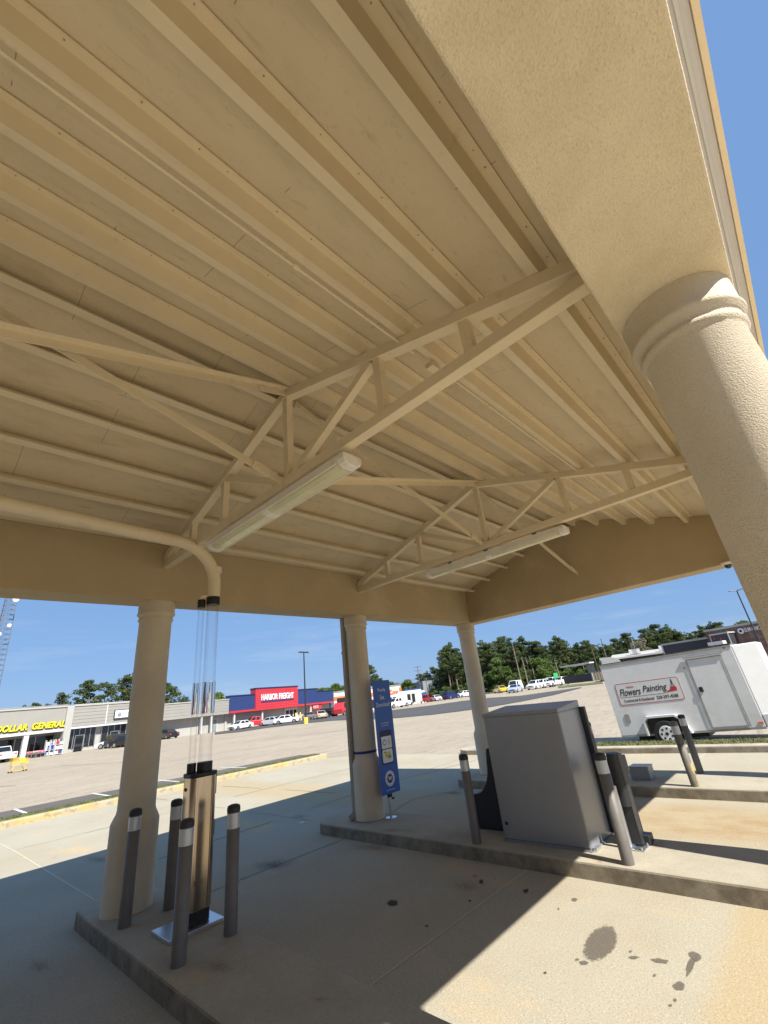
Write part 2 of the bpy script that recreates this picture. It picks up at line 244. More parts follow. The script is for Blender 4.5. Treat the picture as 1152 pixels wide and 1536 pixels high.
# ------------------------------------------------------------------ mesh helpers
class MB:
    def __init__(s): s.v = []; s.f = []; s.sm = []
    def add(s, vs, fs, smooth=False):
        o = len(s.v); s.v += [tuple(v) for v in vs]; s.f += [tuple(i+o for i in f) for f in fs]; s.sm += [smooth]*len(fs); return s
    def box(s, x0, x1, y0, y1, z0, z1):
        return s.add([(x0,y0,z0),(x1,y0,z0),(x1,y1,z0),(x0,y1,z0),(x0,y0,z1),(x1,y0,z1),(x1,y1,z1),(x0,y1,z1)], [(0,3,2,1),(4,5,6,7),(0,1,5,4),(1,2,6,5),(2,3,7,6),(3,0,4,7)])
    def bar(s, a, b, w, h, up=(0,0,1)):     # rectangular bar from a to b, w sideways, h upwards
        a, b = Vector(a), Vector(b); d = (b-a).normalized(); u = Vector(up); r = d.cross(u)
        if r.length < 1e-4: u = Vector((1,0,0)); r = d.cross(u)
        r.normalize(); u = r.cross(d); vs = []
        for p in (a, b):
            for i, j in ((-1,-1),(1,-1),(1,1),(-1,1)): vs.append(p + r*(i*w/2) + u*(j*h/2))
        return s.add(vs, [(3,2,1,0),(4,5,6,7),(0,1,5,4),(1,2,6,5),(2,3,7,6),(3,0,4,7)])
    def tube(s, pts, r, n=16, cap=True):
        pts = [Vector(p) for p in pts]; k = len(pts); rs = r if isinstance(r, (list, tuple)) else [r]*k; vs = []; fs = []; pr = None
        for i, p in enumerate(pts):
            d = (pts[min(i+1, k-1)]-pts[max(i-1, 0)]).normalized()
            if pr is None: u = d.orthogonal().normalized()
            else: u = (pr - d*pr.dot(d)).normalized()
            pr = u; w = d.cross(u)
            for j in range(n):
                a = 2*math.pi*j/n; vs.append(p + (u*math.cos(a)+w*math.sin(a))*rs[i])
        for i in range(k-1):
            for j in range(n): fs.append((i*n+j, i*n+(j+1) % n, (i+1)*n+(j+1) % n, (i+1)*n+j))
        s.add(vs, fs, True)
        if cap:
            s.add(vs[:n], [tuple(range(n))[::-1]]); s.add(vs[-n:], [tuple(range(n))])
        return s
    def lathe(s, cx, cy, prof, n=48):
        vs = []; fs = []
        for r, z in prof:
            for j in range(n): a = 2*math.pi*j/n; vs.append((cx+r*math.cos(a), cy+r*math.sin(a), z))
        for i in range(len(prof)-1):
            for j in range(n): fs.append((i*n+j, i*n+(j+1) % n, (i+1)*n+(j+1) % n, (i+1)*n+j))
        s.add(vs, fs, True); s.add(vs[-n:], [tuple(range(n))]); s.add(vs[:n], [tuple(range(n))[::-1]]); return s
    def prism(s, poly, z0, z1):             # polygon in plan
        n = len(poly); return s.add([(x, y, z0) for x, y in poly]+[(x, y, z1) for x, y in poly], [tuple(range(n))[::-1], tuple(range(n, 2*n))]+[(i, (i+1) % n, n+(i+1) % n, n+i) for i in range(n)])
    def extx(s, poly, x0, x1):              # polygon in (y,z) drawn out along x
        n = len(poly); return s.add([(x0, y, z) for y, z in poly]+[(x1, y, z) for y, z in poly], [tuple(range(n))[::-1], tuple(range(n, 2*n))]+[(i, (i+1) % n, n+(i+1) % n, n+i) for i in range(n)])
    def exty(s, poly, y0, y1):              # polygon in (x,z) drawn out along y
        n = len(poly); return s.add([(x, y0, z) for x, z in poly]+[(x, y1, z) for x, z in poly], [tuple(range(n)), tuple(range(n, 2*n))[::-1]]+[(i, n+i, n+(i+1) % n, (i+1) % n) for i in range(n)])
    def build(s, name, m, parent=None, bevel=0, label=None, seg=2, fix=True):
        me = bpy.data.meshes.new(name); me.from_pydata(s.v, [], s.f); me.materials.append(m)
        if fix:
            bm = bmesh.new(); bm.from_mesh(me)
            for i, f in enumerate(bm.faces): f.smooth = s.sm[i]
            bmesh.ops.recalc_face_normals(bm, faces=bm.faces); bm.to_mesh(me); bm.free()
        o = bpy.data.objects.new(name, me); COL.objects.link(o); o.parent = parent
        if bevel:
            b = o.modifiers.new('bevel', 'BEVEL'); b.width = bevel; b.segments = seg; b.limit_method = 'ANGLE'; b.angle_limit = R(40)
        if label: o['label'] = label
        return o
def tag(o, label=None, cat=None, group=None, kind=None):
    if label: o['label'] = label
    if cat: o['category'] = cat
    if group: o['group'] = group
    if kind: o['kind'] = kind
    return o
def thing(name, loc, rz, label, cat, group=None):
    o = bpy.data.objects.new(name, None); COL.objects.link(o); o.location = loc; o.rotation_euler = (0, 0, rz); o.empty_display_size = .2
    return tag(o, label, cat, group)
def copy_tree(o, parent=None):
    c = o.copy(); COL.objects.link(c); c.parent = parent
    for ch in [x for x in list(bpy.data.objects) if x.parent == o]: copy_tree(ch, c)
    return c
TXT = {}
def text(s, o, r, u, w, h, m, name='lettering', parent=None, depth=.01, bold=0, shear=0, mono=None, fit=True):
    key = (s, bold, shear)
    if key not in TXT:
        cu = bpy.data.curves.new('t', 'FONT'); cu.body = s; cu.offset = bold; cu.shear = shear; cu.align_x = 'LEFT'; cu.resolution_u = 3; cu.fill_mode = 'BOTH'
        ob = bpy.data.objects.new('t', cu); COL.objects.link(ob); dg = bpy.context.evaluated_depsgraph_get(); dg.update()
        me = bpy.data.meshes.new_from_object(ob.evaluated_get(dg)); vs = [tuple(v.co) for v in me.vertices]; fs = [tuple(p.vertices) for p in me.polygons]
        bpy.data.objects.remove(ob); bpy.data.curves.remove(cu); bpy.data.meshes.remove(me); TXT[key] = (vs, fs)
    vs, fs = TXT[key]; a = np.array(vs); mn = a.min(0); mxx = a.max(0)
    o, r, u = Vector(o), Vector(r), Vector(u); nrm = r.cross(u)
    sx = w/(mxx[0]-mn[0]); sy = h/(mxx[1]-mn[1])
    f_ = [o + r*((v[0]-mn[0])*sx) + u*((v[1]-mn[1])*sy) + nrm*depth for v in vs]; nn = len(f_)
    k_ = [p - nrm*depth*.98 for p in f_]
    # front faces plus rim walls along open edges
    from collections import Counter
    ec = Counter(); ed = {}
    for f in fs:
        for i in range(len(f)):
            e = (f[i], f[(i+1) % len(f)]); kk = tuple(sorted(e)); ec[kk] += 1; ed[kk] = e
    rim = [(e[1], e[0], e[0]+nn, e[1]+nn) for kk, e in ed.items() if ec[kk] == 1]
    mb = MB(); mb.add(f_+k_, list(fs)+rim); return mb.build(name, m, parent, fix=False)

# ------------------------------------------------------------------ setting: ground, lot, road, concrete
def smooth(a, b, x): t = min(1, max(0, (x-a)/(b-a))); return t*t*(3-2*t)
def gz(x, y): return .0135*min(max(0, x-32), 95)*(1-smooth(38, 85, y-.15*x))
def grid(name, xs, ys, zf, m):
    nx, ny = len(xs), len(ys); v = [(x, y, zf(x, y)) for y in ys for x in xs]
    f = [(j*nx+i, j*nx+i+1, (j+1)*nx+i+1, (j+1)*nx+i) for j in range(ny-1) for i in range(nx-1)]
    mb = MB(); mb.add(v, f, True); return mb.build(name, m)
far = [-2500, -1200, -600, -300, -150, -60]
tag(grid('ground', far+list(range(-40, 221, 20))+[300, 600, 1200, 2500], far+list(range(-40, 221, 20))+[300, 600, 1200, 2500], lambda x, y: gz(x, y)-.25, M['earth']), kind='structure')
tag(grid('parking_lot', list(np.arange(-90, 140, 2.0)), list(np.arange(-70, 150, 2.0)), lambda x, y: gz(x, y)-.010, M['lot']), kind='structure')
def sheet(name, poly, z, m, thick=.0):
    mb = MB()
    if thick: mb.prism(poly, z-thick, z)
    else: mb.add([(x, y, z) for x, y in poly], [tuple(range(len(poly)))])
    return tag(mb.build(name, m), kind='structure')
# concrete apron round the drive lanes, its far edge a little uneven
edge = [(-60, 17.05), (13.3, 17.05), (13.75, 16.0), (14.15, 14.4), (14.22, 12.0), (14.2, 10.0), (14.2, -16), (-60, -16)]
sheet('pavement', edge, .0, M['concrete'])
def strip(name, near, farp, m, off):
    A = [gnd(*p) for p in near]; mb = MB(); vs = []; n = 8
    for i in range(len(near)):
        a, b = A[i], gnd(*farp[i])
        for j in range(n+1):
            t = j/n; x = a.x+(b.x-a.x)*t; y = a.y+(b.y-a.y)*t; vs.append((x, y, gz(x, y)+off))
    mb.add(vs, [(i*(n+1)+j, (i+1)*(n+1)+j, (i+1)*(n+1)+j+1, i*(n+1)+j+1) for i in range(len(near)-1) for j in range(n)]); return tag(mb.build(name, m), kind='structure')
def surf(px, py):           # ground point seen at this place, on the rising ground
    d = ray(px, py); lo, hi = 1., 400.
    h = math.hypot(d.x, d.y)
    for t in np.arange(5, 260, .5):
        p = CAM + d*(t/h)
        if p.z <= gz(p.x, p.y): return p
    return CAM + d*(260/h)
def road():
    near = [(322, 1102), (360, 1098), (400, 1092), (450, 1086), (500, 1081), (560, 1079), (600, 1077), (650, 1072), (690, 1067), (735, 1061), (780, 1053), (830, 1043), (872, 1032)]
    farp = [(322, 1099), (360, 1093), (400, 1087), (450, 1081), (500, 1074), (560, 1069), (600, 1064), (650, 1058), (690, 1052), (735, 1047), (780, 1044), (830, 1037), (872, 1031)]
    n = 6; vs = []
    for a, b in zip(near, farp):
        A, B = surf(*a), surf(*b)
        for j in range(n+1):
            t = j/n; x = A.x+(B.x-A.x)*t; y = A.y+(B.y-A.y)*t; vs.append((x, y, gz(x, y)+.03))
    mb = MB(); mb.add(vs, [(i*(n+1)+j, (i+1)*(n+1)+j, (i+1)*(n+1)+j+1, i*(n+1)+j+1) for i in range(len(near)-1) for j in range(n)]); return tag(mb.build('road', M['road']), kind='structure')
road()
sheet('asphalt_edge', [(-60, 17.9), (13.2, 17.9), (14.3, 18.6), (14.4, 20.2), (11, 20.6), (5, 21.2), (-60, 21.3)], -.004, M['lotdark'])
for i, (x, y0, y1) in enumerate(((1.15, 18.1, 21.4), (3.55, 18.1, 21.3), (5.85, 18.1, 21.4), (8.22, 18.1, 21.5), (11.05, 18.3, 21.8))):
    sheet('parking_line', [(x-.05, y0), (x+.05, y0), (x+.03, y1), (x-.07, y1)], .001, M['white'])
def blob(cx, cy, rx, ry, rot, n=26, rough=.18, seed=1):
    q = random.Random(seed); p = []; w = [q.uniform(-1, 1) for _ in range(8)]
    for i in range(n):
        a = 2*math.pi*i/n; k = 1 + rough*(w[0]*math.sin(2*a+w[1]*3)+w[2]*math.sin(3*a+w[3]*3)+.7*w[4]*math.sin(5*a+w[5]*3)+.3*q.uniform(-1, 1))
        x, y = rx*k*math.cos(a), ry*k*math.sin(a); p.append((cx+x*math.cos(rot)-y*math.sin(rot), cy+x*math.sin(rot)+y*math.cos(rot)))
    return p
def stainmat(name, col, lo, hi, amt, nz=.7):
    m = bpy.data.materials.new(name); m.use_nodes = True; t = m.node_tree; n = t.nodes; b = n['Principled BSDF']; L = t.links.new; b.inputs['Roughness'].default_value = .8; b.inputs['Specular IOR Level'].default_value = .2
    c = n.new('ShaderNodeTexCoord').outputs['Object']; at_ = n.new('ShaderNodeAttribute'); at_.attribute_name = 'edge'
    q1 = n.new('ShaderNodeTexNoise'); q1.inputs['Scale'].default_value = 22; q1.inputs['Detail'].default_value = 8; q1.inputs['Roughness'].default_value = .7; L(c, q1.inputs[0])
    q2 = n.new('ShaderNodeTexNoise'); q2.inputs['Scale'].default_value = 60; q2.inputs['Detail'].default_value = 4; L(c, q2.inputs[0])
    ad = n.new('ShaderNodeMath'); ad.operation = 'MULTIPLY_ADD'; ad.inputs[1].default_value = nz; L(q1.outputs[0], ad.inputs[0]); L(at_.outputs['Fac'], ad.inputs[2])
    r = n.new('ShaderNodeMapRange'); r.interpolation_type = 'SMOOTHSTEP'; r.inputs[1].default_value = lo+nz/2; r.inputs[2].default_value = hi+nz/2; r.inputs[3].default_value = amt; r.inputs[4].default_value = 0; L(ad.outputs[0], r.inputs[0])
    r2 = n.new('ShaderNodeMapRange'); r2.inputs[1].default_value = .3; r2.inputs[2].default_value = .65; r2.inputs[3].default_value = .55; r2.inputs[4].default_value = 1.1; L(q2.outputs[0], r2.inputs[0])
    mu = n.new('ShaderNodeMath'); mu.operation = 'MULTIPLY'; mu.use_clamp = True; L(r.outputs[0], mu.inputs[0]); L(r2.outputs[0], mu.inputs[1])
    L(mu.outputs[0], b.inputs['Alpha']); b.inputs['Base Color'].default_value = (*col, 1); return m
M['st_wet'] = stainmat('soaked_stain', (.145, .125, .10), .72, .92, .80); M['st_oil'] = stainmat('oil_spot', (.05, .043, .034), .6, .95, .9); M['st_smear'] = stainmat('soft_smear', (.045, .042, .04), -.25, .55, .62, 1.7)
M['st_tan'] = stainmat('soft_tan_stain', (.30, .20, .10), -.25, .55, .5, 1.7)
def stain_px(px, py, rx, ry, seed, m='st_wet', rough=.12, z=0, rot=0):   # outline as seen, laid out on the slab
    P = [gnd(a, b_, z) for a, b_ in blob(px, py, rx, ry, rot, 28, rough, seed)]; c = gnd(px, py, z); n = len(P)
    me = bpy.data.meshes.new('stain'); mid = [c.lerp(p_, .6) for p_ in P]
    me.from_pydata([(0, 0, 0)]+[tuple(p_-c) for p_ in mid]+[tuple(p_-c) for p_ in P], [], [(0, 1+i, 1+(i+1) % n) for i in range(n)]+[(1+i, 1+n+i, 1+n+(i+1) % n, 1+(i+1) % n) for i in range(n)])
    at_ = me.attributes.new('edge', 'FLOAT', 'POINT'); at_.data.foreach_set('value', [0.]+[.6]*n+[1.]*n); me.materials.append(M[m])
    o = bpy.data.objects.new('stain', me); COL.objects.link(o); o.location = (c.x, c.y, z+.004+.00004*(seed % 40)); return tag(o, kind='structure')
for a in ((901, 1416, 36, 24, 3, 'st_wet', .05, 0, -.75), (876, 1445, 8, 4, 4), (951, 1437, 9, 3, 5), (990, 1442, 14, 4.5, 6, 'st_wet', .2, 0, .15), (1043, 1435, 12, 8, 7, 'st_wet', .25, 0, .4), (1036, 1450, 7, 16, 8, 'st_wet', .2, 0, .5), (1019, 1480, 11, 8, 9, 'st_wet', .1), (1013, 1501, 3.5, 3, 10), (866, 1440, 4, 2, 11), (1006, 1509, 3.5, 2.5, 12), (982, 1464, 3, 2.5, 15), (946, 1428, 3, 2, 16),
          (862, 1350, 6, 3, 13), (838, 1364, 2, 2, 14), (589, 1355, 11, 5, 21, 'st_oil'), (789, 1337, 5, 4, 23, 'st_oil'), (722, 1323, 4, 4, 24, 'st_oil'), (818, 1460, 3, 2, 25, 'st_oil'), (705, 1352, 3, 2, 26, 'st_oil'), (640, 1390, 3, 2, 27, 'st_oil'),
          (410, 1298, 62, 20, 31, 'st_smear', .2, 0, -.15), (680, 1190, 30, 7, 32, 'st_smear', .2), (560, 1272, 70, 14, 33, 'st_tan'), (700, 1330, 60, 22, 34, 'st_tan'), (450, 1225, 30, 6, 35, 'st_tan'), (150, 1290, 60, 12, 36, 'st_tan'), (60, 1450, 50, 25, 37, 'st_tan')): stain_px(*a)
for a in ((545, 1232, 42, 12, 41, 'st_smear', .2), (590, 1246, 70, 8, 42, 'st_tan', .2), (900, 1290, 30, 10, 43, 'st_tan', .2), (985, 1268, 26, 8, 44, 'st_tan', .2), (480, 1500, 40, 10, 45, 'st_tan', .2), (330, 1450, 60, 20, 46, 'st_tan', .2), (270, 1380, 45, 14, 47, 'st_tan')):
    stain_px(*(a+(.2,) if len(a) == 6 else a)[:7], z=.160)
# joints and cracks in the slab
def line(name, pts, w, z, m):
    mb = MB()
    for (x0, y0), (x1, y1) in zip(pts, pts[1:]):
        L = math.hypot(x1-x0, y1-y0); nx, ny = -(y1-y0)/L*w/2, (x1-x0)/L*w/2
        mb.add([(x0-nx, y0-ny, z), (x1-nx, y1-ny, z), (x1+nx, y1+ny, z), (x0+nx, y0+ny, z)], [(0, 1, 2, 3)])
    return tag(mb.build(name, m), kind='structure')
line('slab_joint', [(2.80, 3.39), (5.62, 3.37)], .012, .003, M['joint'])
line('slab_joint', [(-9, 3.3), (1.95, 3.36)], .016, .003, M['joint'])
line('slab_joint', [(2.20, 16.9), (2.33, 13.2), (2.36, 10.4), (2.39, 7.5)], .02, .003, M['joint'])
line('slab_joint', [(3.05, 6.66), (4.2, 6.67), (5.6, 6.65)], .016, .003, M['crack'])
line('slab_joint', [(7.0, 7.0), (8.1, 7.35), (9.35, 6.75)], .018, .003, M['crack'])
line('slab_joint', [(11.4, 3.0), (12.7, 2.9), (13.8, 2.85)], .02, .003, M['joint'])
line('slab_joint', [(9.0, 9.5), (9.9, 9.3), (10.6, 9.2), (13.9, 8.7)], .022, .003, M['crack'])
q = random.Random(3)
for (x0, y0, x1, y1) in ((2.4, 13.3, 13, 12.9), (2.5, 9.0, 13.5, 9.6), (-6, 13.3, 2.2, 13.25), (8.0, 16.7, 8.2, 10), (6.2, 16.5, 6.15, 8.3), (13.9, 13.6, 11.3, 11.2)):
    x, y = x0, y0; L = math.hypot(x1-x0, y1-y0); n = max(3, int(L/1.1)); pts = []
    for k in range(n+1): pts.append((x0+(x1-x0)*k/n+q.uniform(-.03, .03), y0+(y1-y0)*k/n+q.uniform(-.03, .03)))
    for k in range(0, n):
        if q.random() < .72: line('crack', [pts[k], pts[k+1]], q.choice((.012, .02, .03)), .003, M['crack'])
q = random.Random(21)
for k in range(16):
    x, y = q.uniform(-2, 40), q.uniform(23, 60); a = YA_+R(90)+q.uniform(-.35, .35)+R(8); pts = [(x, y)]
    for j in range(q.randint(5, 12)): a += q.uniform(-.25, .25); x += math.cos(a)*q.uniform(.6, 1.6); y += math.sin(a)*q.uniform(.6, 1.6); pts.append((x, y))
    if all(gz(*p_) < .001 for p_ in pts): line('crack', pts, q.uniform(.04, .09), -.002, M['crack'])
g = gnd(453, 1234); sheet('litter', blob(g.x, g.y, .07, .04, 0, 8), .006, M['white'])

def rrect(x0, x1, y0, y1, r, n=7, corners=(1, 1, 1, 1)):
    p = []
    for (cx, cy, a0, c) in ((x1-r, y1-r, 0, corners[0]), (x0+r, y1-r, 90, corners[1]), (x0+r, y0+r, 180, corners[2]), (x1-r, y0+r, 270, corners[3])):
        for k in range(n+1):
            a = R(a0+90*k/n); p.append((cx+r*math.cos(a), cy+r*math.sin(a)))
    return p
K = .16
for poly, nm in ((rrect(1.96, 2.79, -5, 7.42, .28), 'a'), (rrect(5.59, 6.62, -5, 7.55, .38), 'b'), (rrect(9.32, 10.78, -5, 7.2, .45), 'c')):
    mb = MB(); mb.prism(poly, -.05, K); tag(mb.build('raised_island', M['island'], bevel=.022), kind='structure')
# long yellow kerb with grass strip on the left, plain kerb on the right
kz = lambda: None
mb = MB(); mb.prism(rrect(-60, 13.75, 16.98, 17.95, .30), -.05, .15); tag(mb.build('kerb', M['yellowkerb'], bevel=.03), kind='structure')
mb = MB(); mb.prism(rrect(-59.8, 13.45, 17.22, 17.8, .2), .1, .165); tag(mb.build('verge', M['grassmat']), kind='structure')
mb = MB(); mb.prism(rrect(13.9, 15.05, -60, 10.35, .5), -.05, .15); tag(mb.build('kerb', M['kerb'], bevel=.03), kind='structure')
mb = MB(); mb.prism(rrect(14.22, 14.9, -60, 6.2, .2), .1, .160); tag(mb.build('verge', M['grassmat']), kind='structure')
def blades(name, x0, x1, y0, y1, z, n, h, seed):
    g = np.random.default_rng(seed); x = g.uniform(x0, x1, n); y = g.uniform(y0, y1, n); a = g.uniform(0, 6.28, n); hh = h*g.uniform(.4, 1.3, n); w = .012
    lx, ly = g.normal(0, .03, n), g.normal(0, .03, n)
    v = np.stack([np.stack([x-w*np.cos(a), y-w*np.sin(a), np.full(n, z)], 1), np.stack([x+w*np.cos(a), y+w*np.sin(a), np.full(n, z)], 1), np.stack([x+lx, y+ly, z+hh], 1)], 1).reshape(-1, 3)
    me = bpy.data.meshes.new(name); me.from_pydata(v.tolist(), [], np.arange(3*n).reshape(-1, 3).tolist()); me.materials.append(M['grassmat']); o = bpy.data.objects.new(name, me); COL.objects.link(o)
    return tag(o, 'short green grass growing along the kerbed strip', 'grass', kind='stuff')
blades('grass', 14.22, 14.95, -8, 6.2, .155, 7000, .045, 1)
blades('grass', -12, 13.4, 17.22, 17.75, .16, 12000, .035, 2)

# ------------------------------------------------------------------ the drive-through canopy
YM = 3.285; ZS = 3.634; X0, X1 = -2.1, 10.62
def zd(y): return 4.46 + .32*(min(y, 2*YM-y)-.18)
CAN = thing('drive_through_canopy', (0, 0, 0), 0, 'tan stucco drive-through canopy with open steel trusses on round columns over the lanes', 'canopy')
def part(mb, name, m, **k): return mb.build(name, M[m] if isinstance(m, str) else m, k.pop('parent', CAN), **k)
# beams
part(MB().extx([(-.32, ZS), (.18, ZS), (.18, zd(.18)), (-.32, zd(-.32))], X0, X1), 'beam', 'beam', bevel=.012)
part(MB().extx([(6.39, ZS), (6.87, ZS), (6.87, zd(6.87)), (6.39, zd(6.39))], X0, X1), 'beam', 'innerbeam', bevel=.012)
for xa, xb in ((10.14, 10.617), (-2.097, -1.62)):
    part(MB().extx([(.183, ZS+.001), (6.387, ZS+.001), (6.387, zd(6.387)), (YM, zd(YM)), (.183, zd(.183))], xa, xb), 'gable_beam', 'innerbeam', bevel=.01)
# roof deck: two sloping slabs with standing outside
for s in (0, 1):
    y0, y1 = ((-.46, YM) if s == 0 else (YM, 7.03))
    mb = MB(); mb.extx([(y0, zd(y0)+.002), (y1, zd(y1)+.002), (y1, zd(y1)+.06), (y0, zd(y0)+.06)], X0-.12, X1+.12); part(mb, 'roof_deck', 'deck')
    mb = MB(); mb.extx([(y0, zd(y0)+.062), (y1, zd(y1)+.062), (y1, zd(y1)+.10), (y0, zd(y0)+.10)], X0-.15, X1+.15); part(mb, 'roof_sheet', 'roofgrey')
# eaves gutter of the near side
gt = part(MB().box(X0-.1, X1+.1, -.478, -.34, 4.165, 4.262), 'gutter', 'gutter')
MB().box(X0-.1, X1+.1, -.447, -.434, 4.158, 4.163).build('grazing_light_line', M['white'], gt)  # white strip painted in for the bright grazing light under the gutter
MB().box(X0-.12, X1+.12, -.503, -.480, 4.150, 4.40).build('fascia_trim', M['steel'], gt)
part(MB().box(X0-.1, X1+.1, 7.035, 7.06, 4.12, 4.42), 'fascia_trim', 'steel')
# Z-purlins
PY = (.44, .97, 1.53, 2.05, 2.58, 3.08)
TH = math.atan(.32)
def zsec(pts, yy, sgn):      # (s up the slope, n normal to the roof) -> (y, z), mirrored for the back slope
    o = []
    for s_, n_ in pts:
        y = yy + s_*math.cos(TH) - n_*math.sin(TH); z = zd(yy) + s_*math.sin(TH) + n_*math.cos(TH)
        o.append((y if sgn > 0 else 2*YM-y, z))
    return o
for y in PY:
    for sgn in (1, -1):
        yy = y-.04; mb = MB()
        for r_ in ([(-.002, -.13), (.002, -.13), (.002, -.003), (-.002, -.003)], [(-.002, -.134), (.072, -.134), (.072, -.130), (-.002, -.130)],
                   [(.068, -.1295), (.072, -.1295), (.072, -.108), (.068, -.108)], [(-.066, -.012), (-.002, -.012), (-.002, -.005), (-.066, -.005)]):
            mb.extx(zsec(r_, yy, sgn), X0+.5, 10.137)
        o = part(mb, 'purlin', 'steel')
        if sgn > 0:   # rusty screw heads along the top lip
            sb = MB(); x = X0+.7; q = random.Random(int(y*100))
            while x < 9.9:
                e = q.uniform(.0022, .0045); sb.extx(zsec([(-.038-e, -.016), (-.038+e, -.016), (-.038+e, -.012), (-.038-e, -.012)], yy, sgn), x-e, x+e); x += q.choice((.15, .30, .30, .45))+q.uniform(-.04, .04)
            sb.build('screw', M['rust'], o); o.children[0]['kind'] = 'stuff'
# rake angles where purlins are lapped over each truss
# trusses
def rafter(y): return zd(y)-.147
def truss(x):
    mb = MB(); w = .1; zb0, zb1 = 4.095, 4.195
    mb.box(x-w/2, x+w/2, .183, 6.387, zb0, zb1)
    o = part(mb, 'truss', 'steel', bevel=.004, seg=1)
    t = MB()
    for ya, yb in ((.183, YM), (6.387, YM)):
        t.extx([(ya, rafter(ya)-.10), (yb, rafter(yb)-.10), (yb, rafter(yb)), (ya, rafter(ya))], x-w/2, x+w/2)
    t.build('top_chord', M['steel'], o)
    nodes = []
    for s in (1, -1):
        f = lambda y: y if s > 0 else 2*YM-y
        nodes += [((f(1.90), rafter(1.9)-.08), (f(1.90), zb1-.02)), ((f(1.03), rafter(1.03)-.08), (f(1.03), zb1-.02)), ((f(3.20), zb1-.01), (f(1.97), rafter(1.97)-.10))]
    nodes.append(((YM, rafter(YM)-.08), (YM, zb1-.02)))
    for (ya, za), (yb, zb) in nodes:
        MB().bar((x, ya, za), (x, yb, zb), .075, .075, (1, 0, 0)).build('web_member', M['steel'], o)
    return o
TX = (-1.60, 2.30, 6.16)
TR = [truss(x) for x in TX]
# crossed sway braces under the ridge, with bolted plates at the trusses
def brace(a, b, off):
    o = part(MB().bar((a[0], YM+off, a[1]), (b[0], YM+off, b[1]), .012, .075, (0, 0, 1)), 'sway_brace', 'steel')
    return o
def brace_angle(xa, za, xb, zb, off):
    mb = MB(); a = Vector((xa, YM+off, za)); b = Vector((xb, YM+off, zb)); mb.bar(a, b, .008, .075)
    n = Vector((0, 1, 0)).cross((b-a).normalized()); mb.bar(a-n*.036+Vector((0, -.035*(1 if off < 0 else -1), 0)), b-n*.036+Vector((0, -.035*(1 if off < 0 else -1), 0)), .075, .008)
    o = part(mb, 'sway_brace', 'steel')
    for t in (.055, .945):
        p = a.lerp(b, t); pb = MB(); pb.bar(a.lerp(b, t-.035)+Vector((0, -.012, 0)), a.lerp(b, t+.035)+Vector((0, -.012, 0)), .010, .10); plate = pb.build('bolt_plate', M['steel'], o, bevel=.002)
        for k in (-.018, .018):
            c = a.lerp(b, t+k); MB().tube([c+Vector((0, -.017, 0)), c+Vector((0, -.032, 0))], .014, 8).build('bolt', M['steel'], o)
    return o
for i in range(3):
    xa = TX[i]; xb = TX[i+1] if i < 2 else 10.137; ztop = 5.24; zlo = 4.16
    brace_angle(xa+.05, ztop, xb-(.05 if i < 2 else 0), zlo, .045)
    brace_angle(xa+.05, zlo, xb-(.05 if i < 2 else 0), ztop, -.045)
# conduit clipped along the third purlin, drop box behind the first truss
zc = zd(1.53)-.165
part(MB().tube([(X0+.5, 1.615, zc), (2.2, 1.615, zc)], .011, 10).tube([(2.2, 1.615, zc), (2.45, 1.615, zc)], .011, 10).tube([(2.75, 1.60, zc-.01), (2.9, 1.615, zc+.01), (3.1, 1.615, zc+.03), (10.1, 1.615, zc+.03)], .011, 10), 'conduit', 'steel')
part(MB().box(2.66, 2.76, 1.575, 1.655, zc-.035, zc+.02), 'junction_box', 'steel', bevel=.006)
part(MB().tube([(1.2, 1.615, zc), (1.24, 1.615, zc)], .018, 10), 'conduit_coupling', 'steel'); part(MB().tube([(3.7, 1.615, zc+.03), (3.74, 1.615, zc+.03)], .018, 10), 'conduit_coupling', 'steel')
part(MB().tube([(7.0, 1.615, zc+.03), (7.05, 1.58, zc-.05), (7.2, 1.5, zc-.13), (7.28, 1.42, zc-.20)], .007, 8).box(7.24, 7.34, 1.37, 1.45, zc-.26, zc-.22), 'hanging_wire', 'steel')
# columns
def column(x, y):
    prof = [(.262, K-.02), (.262, 1.00), (.250, 1.03), (.215, 1.10), (.208, 1.14), (.208, 3.36), (.216, 3.372), (.226, 3.385), (.226, 3.40), (.215, 3.415), (.218, 3.43), (.224, 3.445), (.242, 3.46), (.246, 3.475), (.240, 3.492), (.236, 3.50), (.238, ZS-.001)]
    m = MB(); m.lathe(x, y, prof, 64); return part(m, 'column', 'stucco')
for x in (-1.57, 2.31, 6.18, 10.22):
    column(x, -.07); c = column(x, 6.63)
    if x == 6.18: midcol = c
midcol['label'] = 'middle back column with blue strap and downspout'
MB().lathe(6.18, 6.63, [(.209, 1.165), (.214, 1.165), (.214, 1.205), (.209, 1.205)], 48).build('strap', M['tape'], midcol)
MB().box(5.935, 6.01, 6.745, 6.82, K+.02, 3.63).build('downspout', M['downspout'], midcol, bevel=.006); MB().box(5.928, 6.017, 6.738, 6.827, 2.93, 2.97).build('downspout_strap', M['downspout'], midcol); MB().bar((5.97, 6.78, .27), (5.91, 6.86, .19), .085, .08).build('downspout_elbow', M['downspout'], midcol, bevel=.008)
part(MB().tube([(.4, 6.385, 3.75), (.41, 6.385, 3.75)], .002, 6), 'nail', 'steel')

# guessed bank behind the photographer, unseen, added to block light under the canopy
t = thing('light_blocking_bank', (-4.4, -3, 0), 0, 'made-up low brick bank building behind the photographer, unseen, added to block light', 'building')
MB().box(-14, -.38, -9, 14, 0, 4.2).build('wall', M['brick'], t); MB().box(-14.2, -.365, -9.2, 14.2, 4.2, 4.9).build('fascia', M['steel'], t)
for k in range(4): MB().box(-.385, -.37, -6+k*4.2, -4.2+k*4.2, 1.0, 2.6).build('window', M['glass'], t)
